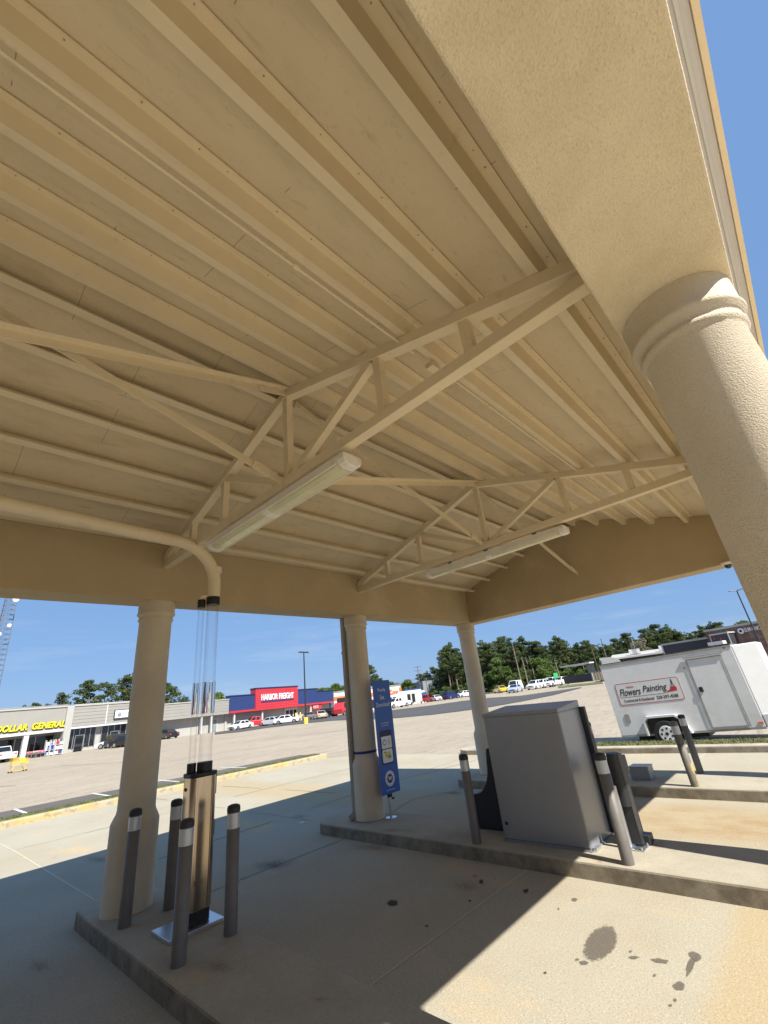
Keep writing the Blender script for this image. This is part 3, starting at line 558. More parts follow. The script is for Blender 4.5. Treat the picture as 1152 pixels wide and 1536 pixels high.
# dome camera under the far beam
t = thing('security_camera', (9.98, .66, ZS-.002), 0, 'small white dome security camera under the far end beam by the right column', 'security camera')
MB().lathe(0, 0, [(.085, -.045), (.095, -.02), (.095, 0)], 24).build('housing', M['fixture'], t)
MB().lathe(0, 0, [(.005, -.115), (.035, -.105), (.055, -.08), (.06, -.045)], 24).build('dome', M['glass'], t)
MB().bar((-.02, -.1, -.03), (.1, -.28, -.02), .05, .03).build('bracket', M['black'], t)

# ceiling light fixtures
def light(x, y0, y1, z, label, dz=0):
    t = thing('ceiling_light', (x, (y0+y1)/2, z), 0, label, 'ceiling light', 'strip light fixtures hung below the trusses'); L = (y1-y0)/2; w = .105
    if dz: t.rotation_euler = (dz, 0, 0)
    def prof(s=1): return [(-w*s, .105), (-w*s, .05), (-w*.82*s, .012), (-w*.45*s, -.012), (w*.45*s, -.012), (w*.82*s, .012), (w*s, .05), (w*s, .105)]
    n = 8
    def tr(y0, y1, p, name, m, par=t, **k):
        mb = MB(); mb.exty([(a, b) for a, b in p], y0, y1); return mb.build(name, M[m], par, **k)
    tr(-L+.012, L-.012, [(-w, .105), (-w, .035), (w, .035), (w, .105)], 'housing', 'fixture', bevel=.008)
    for a, b in ((-L, -L+.10), (-.055, .055), (L-.10, L)): tr(a, b, [(x_*1.06, z_-.004) for x_, z_ in prof()], 'end_cap' if abs(a) > .1 else 'centre_cap', 'fixture', bevel=.012)
    for a, b in ((-L+.102, -.057), (.057, L-.102)): tr(a, b, [(-w*.93, .034), (-w*.78, .006), (-w*.42, -.013), (w*.42, -.013), (w*.78, .006), (w*.93, .034)], 'diffuser', 'diffuser')
    for s in (-1, 1):
        for a in (-L+.10, .0, L-.1):
            pass
        MB().box(s*w-.004 if s > 0 else -w-.006, s*w+.006 if s > 0 else -w+.004, -L+.1, L-.1, .020, .036).build('edge_rail', M['fixture'], t)
    for a in (-L*.62, L*.05, L*.62):
        MB().box(-.02, .02, a-.03, a+.03, .105, .16).build('hanger', M['darksteel'], t)
    return t
light(2.32, 2.35, 4.92, 3.92, 'long yellowed strip light under the nearest truss')
light(6.24, 2.02, 4.62, 3.95, 'smaller looking strip light under the second truss, farther from the camera')

# ------------------------------------------------------------------ teller kiosk with clear tubes
kx, ky = 2.50, 5.40
t = thing('teller_kiosk', (kx, ky, K), 0, 'bronze stainless pneumatic teller kiosk with two clear tubes between the left bollards', 'teller kiosk')
def stadium(hx, hy, n=10, x0=0, y0=0):   # rounded plan shape
    return rrect(x0-hx, x0+hx, y0-hy, y0+hy, min(hx, hy)*.55, n)
MB().box(-.29, .25, -.20, .22, 0, .035).build('base_plate', M['alu'], t, bevel=.004)
MB().prism(stadium(.135, .13, x0=.015), .036, .15).build('base', M['black'], t, bevel=.01)
b = MB().prism(stadium(.143, .14, x0=.015), .15, 1.30).build('body', M['stainless'], t, bevel=.006)
for p in b.data.polygons: p.use_smooth = True
b.data.set_sharp_from_angle(angle=R(35))
MB().prism(stadium(.152, .15, x0=.015), 1.30, 1.335).build('cap', M['black'], t, bevel=.006)
MB().box(.159, .185, -.05, .13, 1.10, 1.325).box(.159, .182, -.05, .10, .72, .86).box(.159, .168, -.02, .12, .2, 1.1).build('side_trim', M['black'], t, bevel=.006)
MB().box(-.06, .05, -.146, -.139, .36, .40).build('badge', M['stainless'], t, bevel=.003)
tr_ = MB().box(.085, .089, -.1435, -.135, .16, 1.295).build('seam', M['darksteel'], t)
MB().tube([(-.06, .03, 1.14), (-.135, .02, 1.2)], .02, 12).build('red_button', M['inkred'], t)
for (x, y, r, z1) in ((.050, -.02, .070, 3.30), (-.068, .05, .036, 3.27)):
    MB().tube([(x, y, 1.38), (x, y, z1)], r, 28, cap=False).build('clear_tube', M['clear'], t)
    MB().tube([(x, y, 1.335), (x, y, 1.43)], r+.012, 28).build('coupling', M['black'], t, bevel=.004)
    MB().tube([(x, y, z1-.10), (x, y, z1)], r+.012, 28).build('coupling', M['black'], t, bevel=.004)
    for zc_, h_ in ((1.93, .34),):
        MB().tube([(x, y, zc_), (x, y, zc_+h_)], r+.006, 32, cap=False).tube([(x, y, zc_), (x, y, zc_+h_)], r+.001, 32, cap=False).build('clear_sleeve', M['glassy'], t)
pts = [(.055, -.02, 3.28)]; rb = .52; zt = 4.15
pts.append((.055, -.02, zt-K-rb))
for k in range(1, 13):
    a = R(90*k/12*.94); pts.append((.055-rb*(1-math.cos(a)), -.02, zt-K-rb+rb*math.sin(a)))
pts.append((pts[-1][0]-4.0, -.02, pts[-1][2]+.20))
MB().tube(pts, .078, 28).build('pneumatic_pipe', M['steel'], t)
MB().tube([(.055, -.02, 3.62), (.055, -.02, 3.70)], .084, 28).tube([(-.075, .06, 3.27), (-.06, .05, 3.31), (.0, .01, 3.32)], .035, 14).build('pipe_collar', M['steel'], t)

# ------------------------------------------------------------------ bollards
def bollard_mesh(r, h, worn=False):
    t = thing('bollard', (0, 0, 0), 0, '', 'bollard', 'bollards on the raised islands')
    m = 'worn' if worn else 'bollard'
    MB().lathe(0, 0, [(r, 0), (r, h-.05), (r*1.0, h-.05)], 28).build('post', M[m], t)
    MB().lathe(0, 0, [(r*1.05, h-.06), (r*1.06, h-.03), (r*.95, h-.008), (r*.5, h+.003), (.002, h+.004)], 28).build('cap', M['cap' if not worn else 'bollard'], t)
    MB().lathe(0, 0, [(r*1.02, h-.20), (r*1.02, h-.07)], 28).build('reflective_band', M['reflective'], t)
    return t
proto = bollard_mesh(.062, 1.03)
BL = [(2.12, 4.77, 'front left of the four black bollards round the kiosk, nearest the camera'),
      (2.64, 4.87, 'front right bollard of the four round the kiosk'),
      (2.13, 6.12, 'black bollard standing against the left column'),
      (2.58, 6.12, 'black bollard half hidden behind the bronze kiosk'),
      (5.70, 4.11, 'slim bollard at the left side of the big grey cabinet'),
      (5.70, 2.22, 'bollard in front of the right side of the big grey cabinet'),
      (9.45, 3.75, 'bollard peeking out behind the right edge of the grey cabinet'),
      (10.55, 2.36, 'grey bollard standing behind the yellow scraped one, by the trailer wheel')]
for i, (x, y, lab) in enumerate(BL):
    o = proto if i == 0 else copy_tree(proto)
    o.location = (x, y, K); o['label'] = lab; o['category'] = 'bollard'
    if i in (7,): o.scale = (.95, .95, .95)
w = bollard_mesh(.062, .97, True); w.location = (9.44, 2.25, K); w['label'] = 'worn bollard with scraped yellow paint on the far island edge'
w.rotation_euler = (R(-1.0), R(.5), 0)

# ------------------------------------------------------------------ cabinet
t = thing('equipment_cabinet', (5.90, 2.68, K), 0, 'big grey metal equipment cabinet on the middle island', 'cabinet')
MB().box(.0, .69, .0, 1.12, .01, 1.465).build('body', M['cabinet'], t, bevel=.006)
MB().box(.012, .675, -.004, -.001, .012, 1.45).build('side_panel', M['cabinetside'], t)
lid = MB(); lid.extx([(-.012, 1.466), (1.132, 1.466), (1.132, 1.50), (-.012, 1.50)], -.012, .30)
lid = MB(); lid.add([(-.012, -.012, 1.466), (.705, -.012, 1.466), (.705, 1.132, 1.466), (-.012, 1.132, 1.466), (-.012, -.012, 1.505), (.705, -.012, 1.56), (.705, 1.132, 1.56), (-.012, 1.132, 1.505)], [(0, 3, 2, 1), (4, 5, 6, 7), (0, 1, 5, 4), (1, 2, 6, 5), (2, 3, 7, 6), (3, 0, 4, 7)])
lid.build('lid', M['cabinet'], t, bevel=.006)
MB().box(-.02, .03, -.02, 1.14, 0, .012).box(.0, .4, -.03, -.005, 0, .012).build('base_flange', M['cabinet'], t)
MB().tube([(.01, 1.05, .20), (-.004, 1.05, .20)], .022, 16).build('cable_hole', M['black'], t)
MB().box(.692, .77, -.07, .50, .02, 1.47).build('back_door', M['darksteel'], t, bevel=.01)
MB().box(-.003, .0, .0, 1.12, .03, .034).build('seam', M['darksteel'], t)
MB().box(.02, .16, -.06, -.006, 0, .035).build('foot_bracket', M['alu'], t, bevel=.003)

# black moulded unit behind the cabinet
t = thing('waste_unit', (6.25, 3.95, K), 0, 'black moulded plastic unit with scooped front, left of the grey cabinet', 'plastic unit')
pr = [(-.20, 0), (.50, 0), (.56, .06), (.55, .40), (.50, .425)]
for k in range(9):
    a = R(90*k/8); pr.append((.46-.30*math.sin(a)+.0, .43+.42*(1-math.cos(a))))
pr += [(.13, 1.02), (.03, 1.03), (-.2, 1.03)]
MB().extx(pr, .0, .33).build('shell', M['black'], t, bevel=.012)
MB().extx([(.14, .44), (.50, .43), (.47, .42), (.14, .42)], -.006, .0).build('front_lip', M['black'], t)

# equipment post next to the cabinet
t = thing('equipment_post', (6.30, 2.30, K), 0, 'dark leaning-looking steel channel post with pipe and bolted base plate right of the cabinet', 'post')
MB().box(-.07, .08, -.09, -.078, .03, .93).box(-.07, -.058, -.078, .05, .03, .93).box(.068, .08, -.078, .05, .03, .93).build('channel', M['darksteel'], t, bevel=.004)
MB().tube([(-.03, -.02, .40), (-.03, -.02, .95)], .075, 24).build('round_head', M['darksteel'], t, bevel=.012)
MB().tube([(-.14, .03, .02), (-.14, .03, .62)], .030, 20).build('conduit_pipe', M['alu'], t)
MB().box(-.20, .17, -.13, .10, 0, .014).build('base_plate', M['alu'], t, bevel=.003)
MB().box(.02, .17, -.15, -.05, .014, .10).tube([(-.02, -.08, .02), (-.02, -.08, .08)], .02, 8).build('foot_block', M['darksteel'], t, bevel=.01)
bb = MB()
for x, y in ((-.17, -.1), (.14, .07), (-.17, .07), (.0, -.115)): bb.tube([(x, y, .014), (x, y, .035)], .013, 6)
bb.build('bolt', M['alu'], t)
MB().box(.09, .40, -.02, .10, .66, .87).build('side_box', M['darksteel'], t, bevel=.006)
MB().bar((.05, .26, .80), (.05, .0, .80), .10, .12).build('bracket_arm', M['black'], t)
c = []
for k in range(13):
    u = k/12; c.append((-.05-.02*math.sin(u*3), .10-.10*u, .82-.42*math.sin(u*math.pi)**.8))
MB().tube(c, .010, 8).build('cable', M['black'], t)

# small grey box on the far island
t = thing('junction_box', (9.78, 3.0, K), 0, 'small plain grey metal box on the far island', 'box')
MB().box(.0, .30, .0, .33, 0, .205).build('body', M['cabinet'], t, bevel=.005); MB().box(-.008, .308, -.008, .338, .206, .222).build('lid', M['cabinetside'], t, bevel=.004)

# ------------------------------------------------------------------ banner sign
t = thing('banner_sign', (6.32, 6.21, K), 0, 'tall narrow blue bank banner sign on a steel stand beside the middle column', 'sign')
MB().tube([(-.03, .02, .012), (-.03, .02, 2.2)], .024, 16).build('pole', M['alu'], t)
MB().lathe(-.03, .02, [(.10, 0), (.10, .012)], 24).build('base', M['alu'], t)
MB().box(-.06, .02, -.01, .035, .30, .36).tube([(-.0, -.02, .28), (.05, -.02, .28)], .015, 8).build('clamp', M['black'], t, bevel=.003)
pn = MB().box(-.225, .235, -.012, -.002, .355, 2.20).build('panel', M['blue'], t)
X = (1, 0, 0); Z = (0, 0, 1); yf = -.0125
def pan(x0, x1, z0, z1, m, name='print', yy=yf, th=.0012): MB().box(x0, x1, yy-th, yy, z0, z1).build(name, M[m], pn)
for s_, w_, z_ in (('Ready.', .22, 1.99), ('Set.', .13, 1.865), ('Download!', .36, 1.74)): text(s_, (-w_/2+.005, yf, z_), X, Z, w_, .075, M['ink'], parent=pn, depth=.002)
text('Scan to download', (-.10, yf, 1.45), X, Z, .20, .03, M['ink'], parent=pn, depth=.002); text('the mobile app', (-.09, yf, 1.405), X, Z, .18, .03, M['ink'], parent=pn, depth=.002)
MB().exty([(x, z) for x, z in rrect(-.155, .155, .80, 1.345, .04)], yf-.002, yf).build('phone_graphic', M['navytrim'], pn)
MB().exty(rrect(-.13, .13, 1.05, 1.245, .01), yf-.004, yf-.002).build('phone_screen', M['ink'], pn)
MB().exty(rrect(-.13, .13, .825, 1.035, .03), yf-.004, yf-.002).build('phone_screen', M['ink'], pn)
def ring(cx, cz, r0, r1, m, name, yy, a0=0, a1=360, n=32, th=.001):
    mb = MB()
    for k in range(n):
        a, b_ = R(a0+(a1-a0)*k/n), R(a0+(a1-a0)*(k+1)/n)
        mb.add([(cx+r0*math.cos(a), yy, cz+r0*math.sin(a)), (cx+r1*math.cos(a), yy, cz+r1*math.sin(a)), (cx+r1*math.cos(b_), yy, cz+r1*math.sin(b_)), (cx+r0*math.cos(b_), yy, cz+r0*math.sin(b_))], [(0, 1, 2, 3)])
    return mb.build(name, M[m], pn)
ring(-.055, 1.15, .034, .045, 'inkblack', 'dial_graphic', yf-.0048)
ring(-.03, .95, .0, .045, 'inkyellow', 'print', yf-.0048); ring(.045, .97, .0, .028, 'inkyellow', 'print', yf-.0048)
pan(.0, .085, .89, .94, 'inkgreen', yy=yf-.0042)
pan(-.10, -.04, .99, 1.0, 'inkblack', yy=yf-.0042); pan(-.05, .05, .86, .868, 'gutter', yy=yf-.0042); pan(.03, .10, 1.1, 1.2, 'gutter', yy=yf-.0042)
ring(0, .58, .0, .118, 'ink', 'emblem', yf-.0015); ring(0, .58, .0, .072, 'navy', 'emblem', yf-.0028); ring(0, .58, .098, .101, 'navy', 'emblem', yf-.0028)
text('W', (-.045, yf-.003, .548), X, Z, .09, .065, M['ink'], parent=pn, depth=.002, bold=.03)
for k in range(22):
    if k % 7 != 6: pan(-.11+k*.010, -.104+k*.010, .405, .416, 'ink', yy=yf)

# ------------------------------------------------------------------ cargo trailer
t = thing('cargo_trailer', (15.24, 1.62, 0), 0, 'white enclosed cargo trailer with painting company sign on its side', 'trailer')
def place(mb, name, m, parent=None, **k): return mb.build(name, M[m], parent or t, **k)
Lr = 3.50; zb, zt = .31, 2.34
t.rotation_euler = (R(-1.6), 0, 0); t.location = (15.24, 1.62, .04)
body = MB(); body.box(0, 1.85, 0, Lr, zb, zt)
bd = place(body, 'body', 'trailer', bevel=.015)
nose = MB(); nose.prism([(0, -.002), (1.85, -.002), (1.60, -.55), (.25, -.55)], zb, zt-.02); place(nose, 'nose', 'white', bevel=.03)
place(MB().prism([(-.004, -.03), (1.854, -.03), (1.604, -.57), (.246, -.57)], zb+.0, .62), 'stone_guard', 'alu', bevel=.004)
place(MB().box(-.012, .0, 0, Lr, zt-.06, zt+.015).box(-.012, 1.862, -.01, Lr+.01, zt+.0, zt+.018), 'roof_trim', 'trailertrim')
place(MB().box(-.010, .0, 0, Lr, zb-.02, zb+.035), 'bottom_rail', 'trailertrim')
dr = place(MB().box(-.014, -.001, .32, 1.12, .40, 2.10), 'door', 'trailer', bevel=.006)
place(MB().box(-.024, -.0145, .29, .315, .37, 2.13).box(-.024, -.0145, 1.125, 1.15, .37, 2.13).box(-.024, -.0145, .315, 1.125, 2.105, 2.13).box(-.024, -.0145, .315, 1.125, .37, .395), 'door_frame', 'trailertrim', dr)
place(MB().box(-.05, -.0145, .24, 1.2, 2.16, 2.185), 'drip_rail', 'trailertrim', dr)
place(MB().box(-.045, -.0145, 1.00, 1.09, 1.27, 1.40), 'latch', 'black', dr, bevel=.01)
place(MB().tube([(-.0, 1.25, 1.92), (-.012, 1.25, 1.92)], .028, 14), 'vent', 'trailertrim'); place(MB().tube([(.0, .16, 2.28), (-.014, .16, 2.28)], .02, 12), 'marker_light', 'black')
place(MB().exty([(-.02, .42), (-.002, .42), (-.002, .46), (-.02, .46)], .02, .12), 'side_reflector', 'orange')
place(MB().extx(rrect(3.10, 3.24, .66, .90, .05), -.014, -.001), 'hatch', 'trailertrim')
# wheels, arch, fender
def wheel(x, y, r, wd, par, rimm='rim', side=-1, spokes=True):
    w_ = MB(); w_.tube([(x-wd/2, y, r), (x-wd/2+.02, y, r), (x+wd/2-.02, y, r), (x+wd/2, y, r)], [r*.93, r, r, r*.93], 28)
    wo = w_.build('wheel', M['rubber'], par); rm = MB(); xs = x+side*wd/2
    rm.tube([(xs, y, r), (xs+side*.012, y, r)], [r*.60, r*.58], 24); ro = rm.build('rim', M[rimm], wo)
    if spokes:
        h = MB()
        for k in range(7):
            a = 2*math.pi*k/7; h.tube([(xs+side*.012, y+r*.40*math.cos(a), r+r*.40*math.sin(a)), (xs+side*.016, y+r*.40*math.cos(a), r+r*.40*math.sin(a))], r*.09, 8)
        h.tube([(xs+side*.012, y, r), (xs+side*.018, y, r)], r*.13, 10)
        h.build('rim_hole', M['rubber'], wo)
    return wo
wy = 2.22
arch = MB(); n = 14; pts = [(wy-.46, zb-.02)]
for k in range(n+1): pass
apoly = [(wy+.46, zb-.025), (wy+.46, .66), (wy+.38, .74), (wy-.30, .74), (wy-.42, .62), (wy-.48, zb-.025)]
place(MB().extx(apoly, -.004, -.0005), 'wheel_arch', 'black')
place(MB().box(.3, 1.5, wy-.9, wy+.9, .16, .29), 'axle', 'black')
fo = [(wy+.52, zb), (wy+.52, .70), (wy+.42, .80), (wy-.32, .80), (wy-.44, .72), (wy-.62, zb)]; fi = [(wy+.47, zb), (wy+.47, .67), (wy+.38, .75), (wy-.30, .75), (wy-.40, .68), (wy-.56, zb)]
fm = MB()
for i in range(5):
    fm.extx([fo[i], fo[i+1], fi[i+1], fi[i]], -.17, -.002)
place(fm, 'fender', 'white')
wheel(-.09, wy, .335, .16, t); wheel(1.90, wy, .335, .16, t, side=1)
# sign
sg = place(MB().extx(rrect(1.50, 3.24, 1.14, 1.74, .06), -.006, -.001), 'sign_panel', 'white', label='white painting company sign panel with red border')
def framex(y0, y1, z0, z1, r, w_, m, x):
    a = rrect(y0, y1, z0, z1, r); b_ = rrect(y0+w_, y1-w_, z0+w_, z1-w_, r*.8); mb = MB()
    for i in range(len(a)):
        j = (i+1) % len(a); mb.add([(x, *a[i]), (x, *a[j]), (x, *b_[j]), (x, *b_[i])], [(0, 1, 2, 3)])
    return place(mb, 'border', m, sg)
framex(1.50, 3.24, 1.14, 1.74, .06, .016, 'inkred', -.0075)
mY = (0, -1, 0)
text('Flowers', (-.008, 3.16, 1.385), mY, Z, .60, .20, M['inkblack'], parent=sg, depth=.002, bold=.012, shear=.35)
text('Painting', (-.008, 2.50, 1.385), mY, Z, .66, .22, M['inkblack'], parent=sg, depth=.002, bold=.012, shear=.35)
text('Nelson', (-.008, 2.92, 1.60), mY, Z, .20, .05, M['inkred'], parent=sg, depth=.002, bold=.01)
text('Commercial & Residential', (-.008, 3.10, 1.215), mY, Z, .83, .075, M['inkblack'], parent=sg, depth=.002, bold=.01)
text('228-297-4588', (-.008, 2.20, 1.215), mY, Z, .56, .085, M['inkblack'], parent=sg, depth=.002, bold=.012)
place(MB().box(-.0085, -.0065, 1.95, 3.18, 1.345, 1.352), 'rule', 'inkblack', sg)
place(MB().extx([(1.62, 1.39), (1.76, 1.38), (1.78, 1.47), (1.74, 1.50), (1.64, 1.50), (1.61, 1.47)], -.009, -.0065), 'brush_head', 'inkred', sg)
place(MB().extx([(1.63, 1.50), (1.75, 1.50), (1.745, 1.56), (1.635, 1.56)], -.009, -.0065), 'brush_ferrule', 'trailertrim', sg)
place(MB().extx([(1.665, 1.56), (1.715, 1.56), (1.71, 1.63), (1.695, 1.70), (1.68, 1.70), (1.67, 1.63)], -.009, -.0065), 'brush_handle', 'navy', sg)
place(MB().extx([(1.62, 1.385), (1.95, 1.36), (1.90, 1.38), (1.76, 1.44)], -.0088, -.0066), 'paint_stroke', 'inkred', sg)
place(MB().bar((.92, -.5, .40), (.92, -1.6, .42), .09, .09), 'tongue', 'trailertrim')

# ------------------------------------------------------------------ vehicles
def vehicle(kind, px, py, Z, head, col, label, colname, z=None, name=None, cat=None):
    p = at(px, py, Z); zg = gz(p.x, p.y) if z is None else z
    nm, ct = {'sedan': ('parked_car', 'car'), 'suv': ('parked_car', 'car'), 'pickup': ('pickup_truck', 'pickup truck'), 'van': ('parked_van', 'van')}[kind]
    t = thing(name or nm, (p.x, p.y, zg), head, label, cat or ct, 'vehicles parked on the lot')
    P = paint(colname, col)
    spec = {  # length, width, sill, belt, roof, lower profile, cabin base x0 x1, top x0 x1
        'sedan': (4.8, 1.82, .22, .92, 1.44, (-1.75, 1.25), (-1.05, .45), .34),
        'suv': (4.7, 1.88, .27, 1.05, 1.72, (-2.25, 1.25), (-2.0, .55), .37),
        'pickup': (5.7, 1.98, .34, 1.15, 1.86, (-.75, 1.45), (-.55, .80), .40),
        'van': (5.4, 2.0, .28, 1.20, 2.15, (-2.68, 1.75), (-2.62, 1.05), .37)}[kind]
    L, Wd, sill, belt, roof, cb, ct_, wr = spec; h = Wd/2; a = L/2
    hood = belt-(.12 if kind != 'sedan' else .10)
    prof = [(-a+.05, sill+.08), (-a, sill+.25), (-a+.02, belt-.12), (-a+.14, belt-.02)]
    prof += [(cb[0], belt), (cb[1], belt)] if kind != 'van' else [(-a+.16, belt), (cb[1], belt)]
    prof += [(a-.75, hood), (a-.18, hood-.12), (a, hood-.30), (a, sill+.2), (a-.08, sill)]
    wx = (-a*.60, a*.63)
    def archpts(cx):
        o = []
        for k in range(9):
            an = math.pi*k/8; o.append((cx+(wr+.06)*math.cos(an), sill+max(0, (wr+.06)*math.sin(an)-(sill-wr+.0)*0-.0)*.98))
        return o
    prof += archpts(wx[1]) + archpts(wx[0])
    MB().exty(prof, -h, h).build('body', P, t, bevel=.05)
    MB().box(-a+.3, a-.3, -h+.18, h-.18, sill-.02, belt-.2).build('underbody', M['black'], t)
    hb, ht = h-.05, h-.24
    c0, c1 = cb; r0, r1 = ct_
    MB().add([(c0, -hb, belt), (c1, -hb, belt), (c1, hb, belt), (c0, hb, belt), (r0, -ht, roof), (r1, -ht, roof), (r1, ht, roof), (r0, ht, roof)], [(0, 3, 2, 1), (4, 5, 6, 7), (0, 1, 5, 4), (1, 2, 6, 5), (2, 3, 7, 6), (3, 0, 4, 7)]).build('cabin', P, t, bevel=.05)
    g = MB()
    def lerp2(u, v, s):   # point on cabin side, u along 0..1, v up 0..1
        xb, xt = c0+(c1-c0)*u, r0+(r1-r0)*u; return (xb+(xt-xb)*v, s*(hb+(ht-hb)*v+.012), belt+(roof-belt)*v)
    cuts = {'sedan': ((.08, .48), (.52, .93)), 'suv': ((.05, .28), (.31, .60), (.63, .94)), 'pickup': ((.08, .46), (.52, .93)), 'van': ((.72, .96),)}[kind]
    for u0, u1 in cuts:
        for s in (-1, 1):
            q_ = [lerp2(u0, .12, s), lerp2(u1, .12, s), lerp2(u1-.02, .86, s), lerp2(u0+.02, .86, s)]; g.add(q_, [(0, 1, 2, 3) if s < 0 else (3, 2, 1, 0)])
    for (xb, xt, s) in ((c0, r0, -1), (c1, r1, 1)):
        if kind == 'van' and s < 0: continue
        pt = lambda v, y: (xb+(xt-xb)*v+s*.015, y*(hb+(ht-hb)*v)*.88, belt+(roof-belt)*v+.006)
        g.add([pt(.10, -1), pt(.10, 1), pt(.9, 1), pt(.9, -1)], [(0, 1, 2, 3)])
    g.build('window', M['glass'], t)
    for x in wx:
        for s in (-1, 1):
            w_ = MB(); w_.tube([(x, s*(h-.20), wr), (x, s*(h+.012), wr)], wr, 20); wo = w_.build('wheel', M['rubber'], t)
            MB().tube([(x, s*(h+.013), wr), (x, s*(h+.02), wr)], wr*.62, 14).build('rim', M['rimgrey'], wo)
    for s in (-1, 1):
        MB().box(a-.10, a+.012, s*(h-.30)-.17, s*(h-.30)+.17, hood-.32, hood-.18).build('headlight', M['reflective'], t, bevel=.01)
        MB().box(-a-.012, -a+.06, s*(h-.22)-.14, s*(h-.22)+.14, belt-.32, belt-.14).build('tail_light', M['inkred'], t, bevel=.01)
    MB().box(a-.05, a+.015, -h*.45, h*.45, hood-.42, hood-.22).build('grille', M['black'], t)
    if kind == 'pickup': MB().box(-a+.12, cb[0]-.08, -h+.12, h-.12, belt-.02, belt+.006).build('bed_liner', M['black'], t)
    return t
WHITE = (.78, .78, .78); SIL = (.50, .51, .52); RED = (.42, .02, .03); BLK = (.012, .012, .014)
FH = 0.0
# direction of the store row (plan)
A0 = at(96, 1128, 68); B0 = at(500, 1074, 118); A0.z = B0.z = 0
SD = (B0-A0).normalized(); SN = Vector((-SD.y, SD.x, 0)); SROT = math.atan2(SD.y, SD.x)
def fac(px, py, off=0):      # sight line to (distance along the row, height) on the store front, off = metres in front of it
    o = A0 - SN*off; d = ray(px, py); tt = (o-CAM).dot(SN)/d.dot(SN); p = CAM + d*tt; return (p-A0).dot(SD), p.z
def gs(px, y=1090): return fac(px, y)[0]
def store(name, s0, label, cat='store'):
    o = A0+SD*s0; return thing(name, (o.x, o.y, 0), SROT, label, cat)
def sid(mb, x0, x1, z0, z1, y0, y1, n):       # boards laid one proud of the next
    for i in range(n):
        a = z0+(z1-z0)*i/n; b = z0+(z1-z0)*(i+1)/n; mb.box(x0, x1, y0, y1, a+.035, b); mb.box(x0, x1, y0+.05, y1, a, a+.035)
    return mb
# --- discount store at the left end
s0 = -34; s1 = gs(100, 1064); SD0 = s1-s0
t = store('discount_store', s0, 'long pale discount store with yellow letters on its fascia at the left', 'store')
W_ = SD0
MB().box(0, W_, 3.0, 26, 0, 5.9).build('wall', M['pale_wall'], t)
MB().box(0, W_, 0, 3.0, 3.25, 6.15).build('fascia', M['grey_siding'], t)
MB().box(-.1, W_+.1, -.12, 26.1, 6.15, 6.42).build('roof_trim', M['pale_wall'], t); MB().box(-.1, W_+.05, -.16, 0, 6.42, 6.5).build('roof_flashing', M['roofgrey'], t)
MB().box(0, W_, -.08, 0, 2.95, 3.3).box(0, W_, 0, 3.0, 2.98, 3.24).build('lower_band', M['white'], t)
for k, px in enumerate((-90, -30, 38)):
    x = gs(px, 1115)-s0; MB().box(x-.28, x+.28, .0, .5, 0, 2.95).build('pillar', M['white'], t)
x0, x1 = gs(-200, 1120)-s0, gs(93, 1120)-s0
x0 = max(.5, x0)
MB().box(x0, x1, 2.86, 2.97, .4, 2.6).build('shop_window', M['glass'], t)
for k in range(9): xx = x0+(x1-x0)*k/8; MB().box(xx-.05, xx+.05, 2.80, 2.858, .4, 2.6).build('window_frame', M['rimgrey'], t)
def fl(px, py, s_): a, z = fac(px, py); return a-s_, z
xa, za = fl(47, 1097, s0); xb, zb_ = fl(99, 1080, s0)
zL = fac(75, 1092)[1]; hL = fac(75, 1082.5)[1]-zL
xo, _ = fl(-14, 1100, s0)
xd2, _ = fl(40, 1093, s0); xg1, _ = fl(47, 1092, s0); xg2, _ = fl(97.5, 1083, s0)
xd1 = xd2-(xg2-xg1)*.86
for dx, dz, dy, m_ in ((.10, -.10, .02, 'inkblack'), (0, 0, .10, 'signyellow')):
    text('DOLLAR', (xd1+dx, -dy, zL+dz), X, Z, xd2-xd1, hL, M[m_], parent=t, depth=.1, bold=.035, shear=.18)
    text('GENERAL', (xg1+dx, -dy, zL+dz), X, Z, xg2-xg1, hL, M[m_], parent=t, depth=.1, bold=.035, shear=.18)
# --- grey strip building
s0 = s1+.02; s1 = gs(345, 1050); sm = gs(236, 1052)
t = store('strip_mall', s0, 'grey board-sided strip building with small white sign between the two big stores', 'store')
a = sm-s0; b = s1-s0
MB().box(0, a, .9, 25, 0, 5.9).box(a, b, 1.6, 25, 0, 5.2).build('wall', M['pale_wall'], t)
sid(MB(), .9, a, 3.35, 6.15, -.02, .9, 6).build('siding', M['grey_siding'], t); sid(MB(), a+.02, b, 2.9, 5.45, .25, 1.6, 5).build('siding', M['grey_siding'], t)
MB().box(0, .88, -.25, .9, 0, 6.3).build('end_pier', M['pale_wall'], t)
MB().box(.9, a, -.12, .9, 6.15, 6.42).box(a, b, .15, 1.6, 5.45, 5.62).build('roof_trim', M['pale_wall'], t)
MB().box(.88, a, -.06, .9, 3.1, 3.34).build('lower_band', M['white'], t)
for px in (159, 214): x, _ = fl(px, 1078, s0); MB().box(x-.06, x+.06, -.06, -.021, 3.35, 6.15).build('siding_trim', M['white'], t)
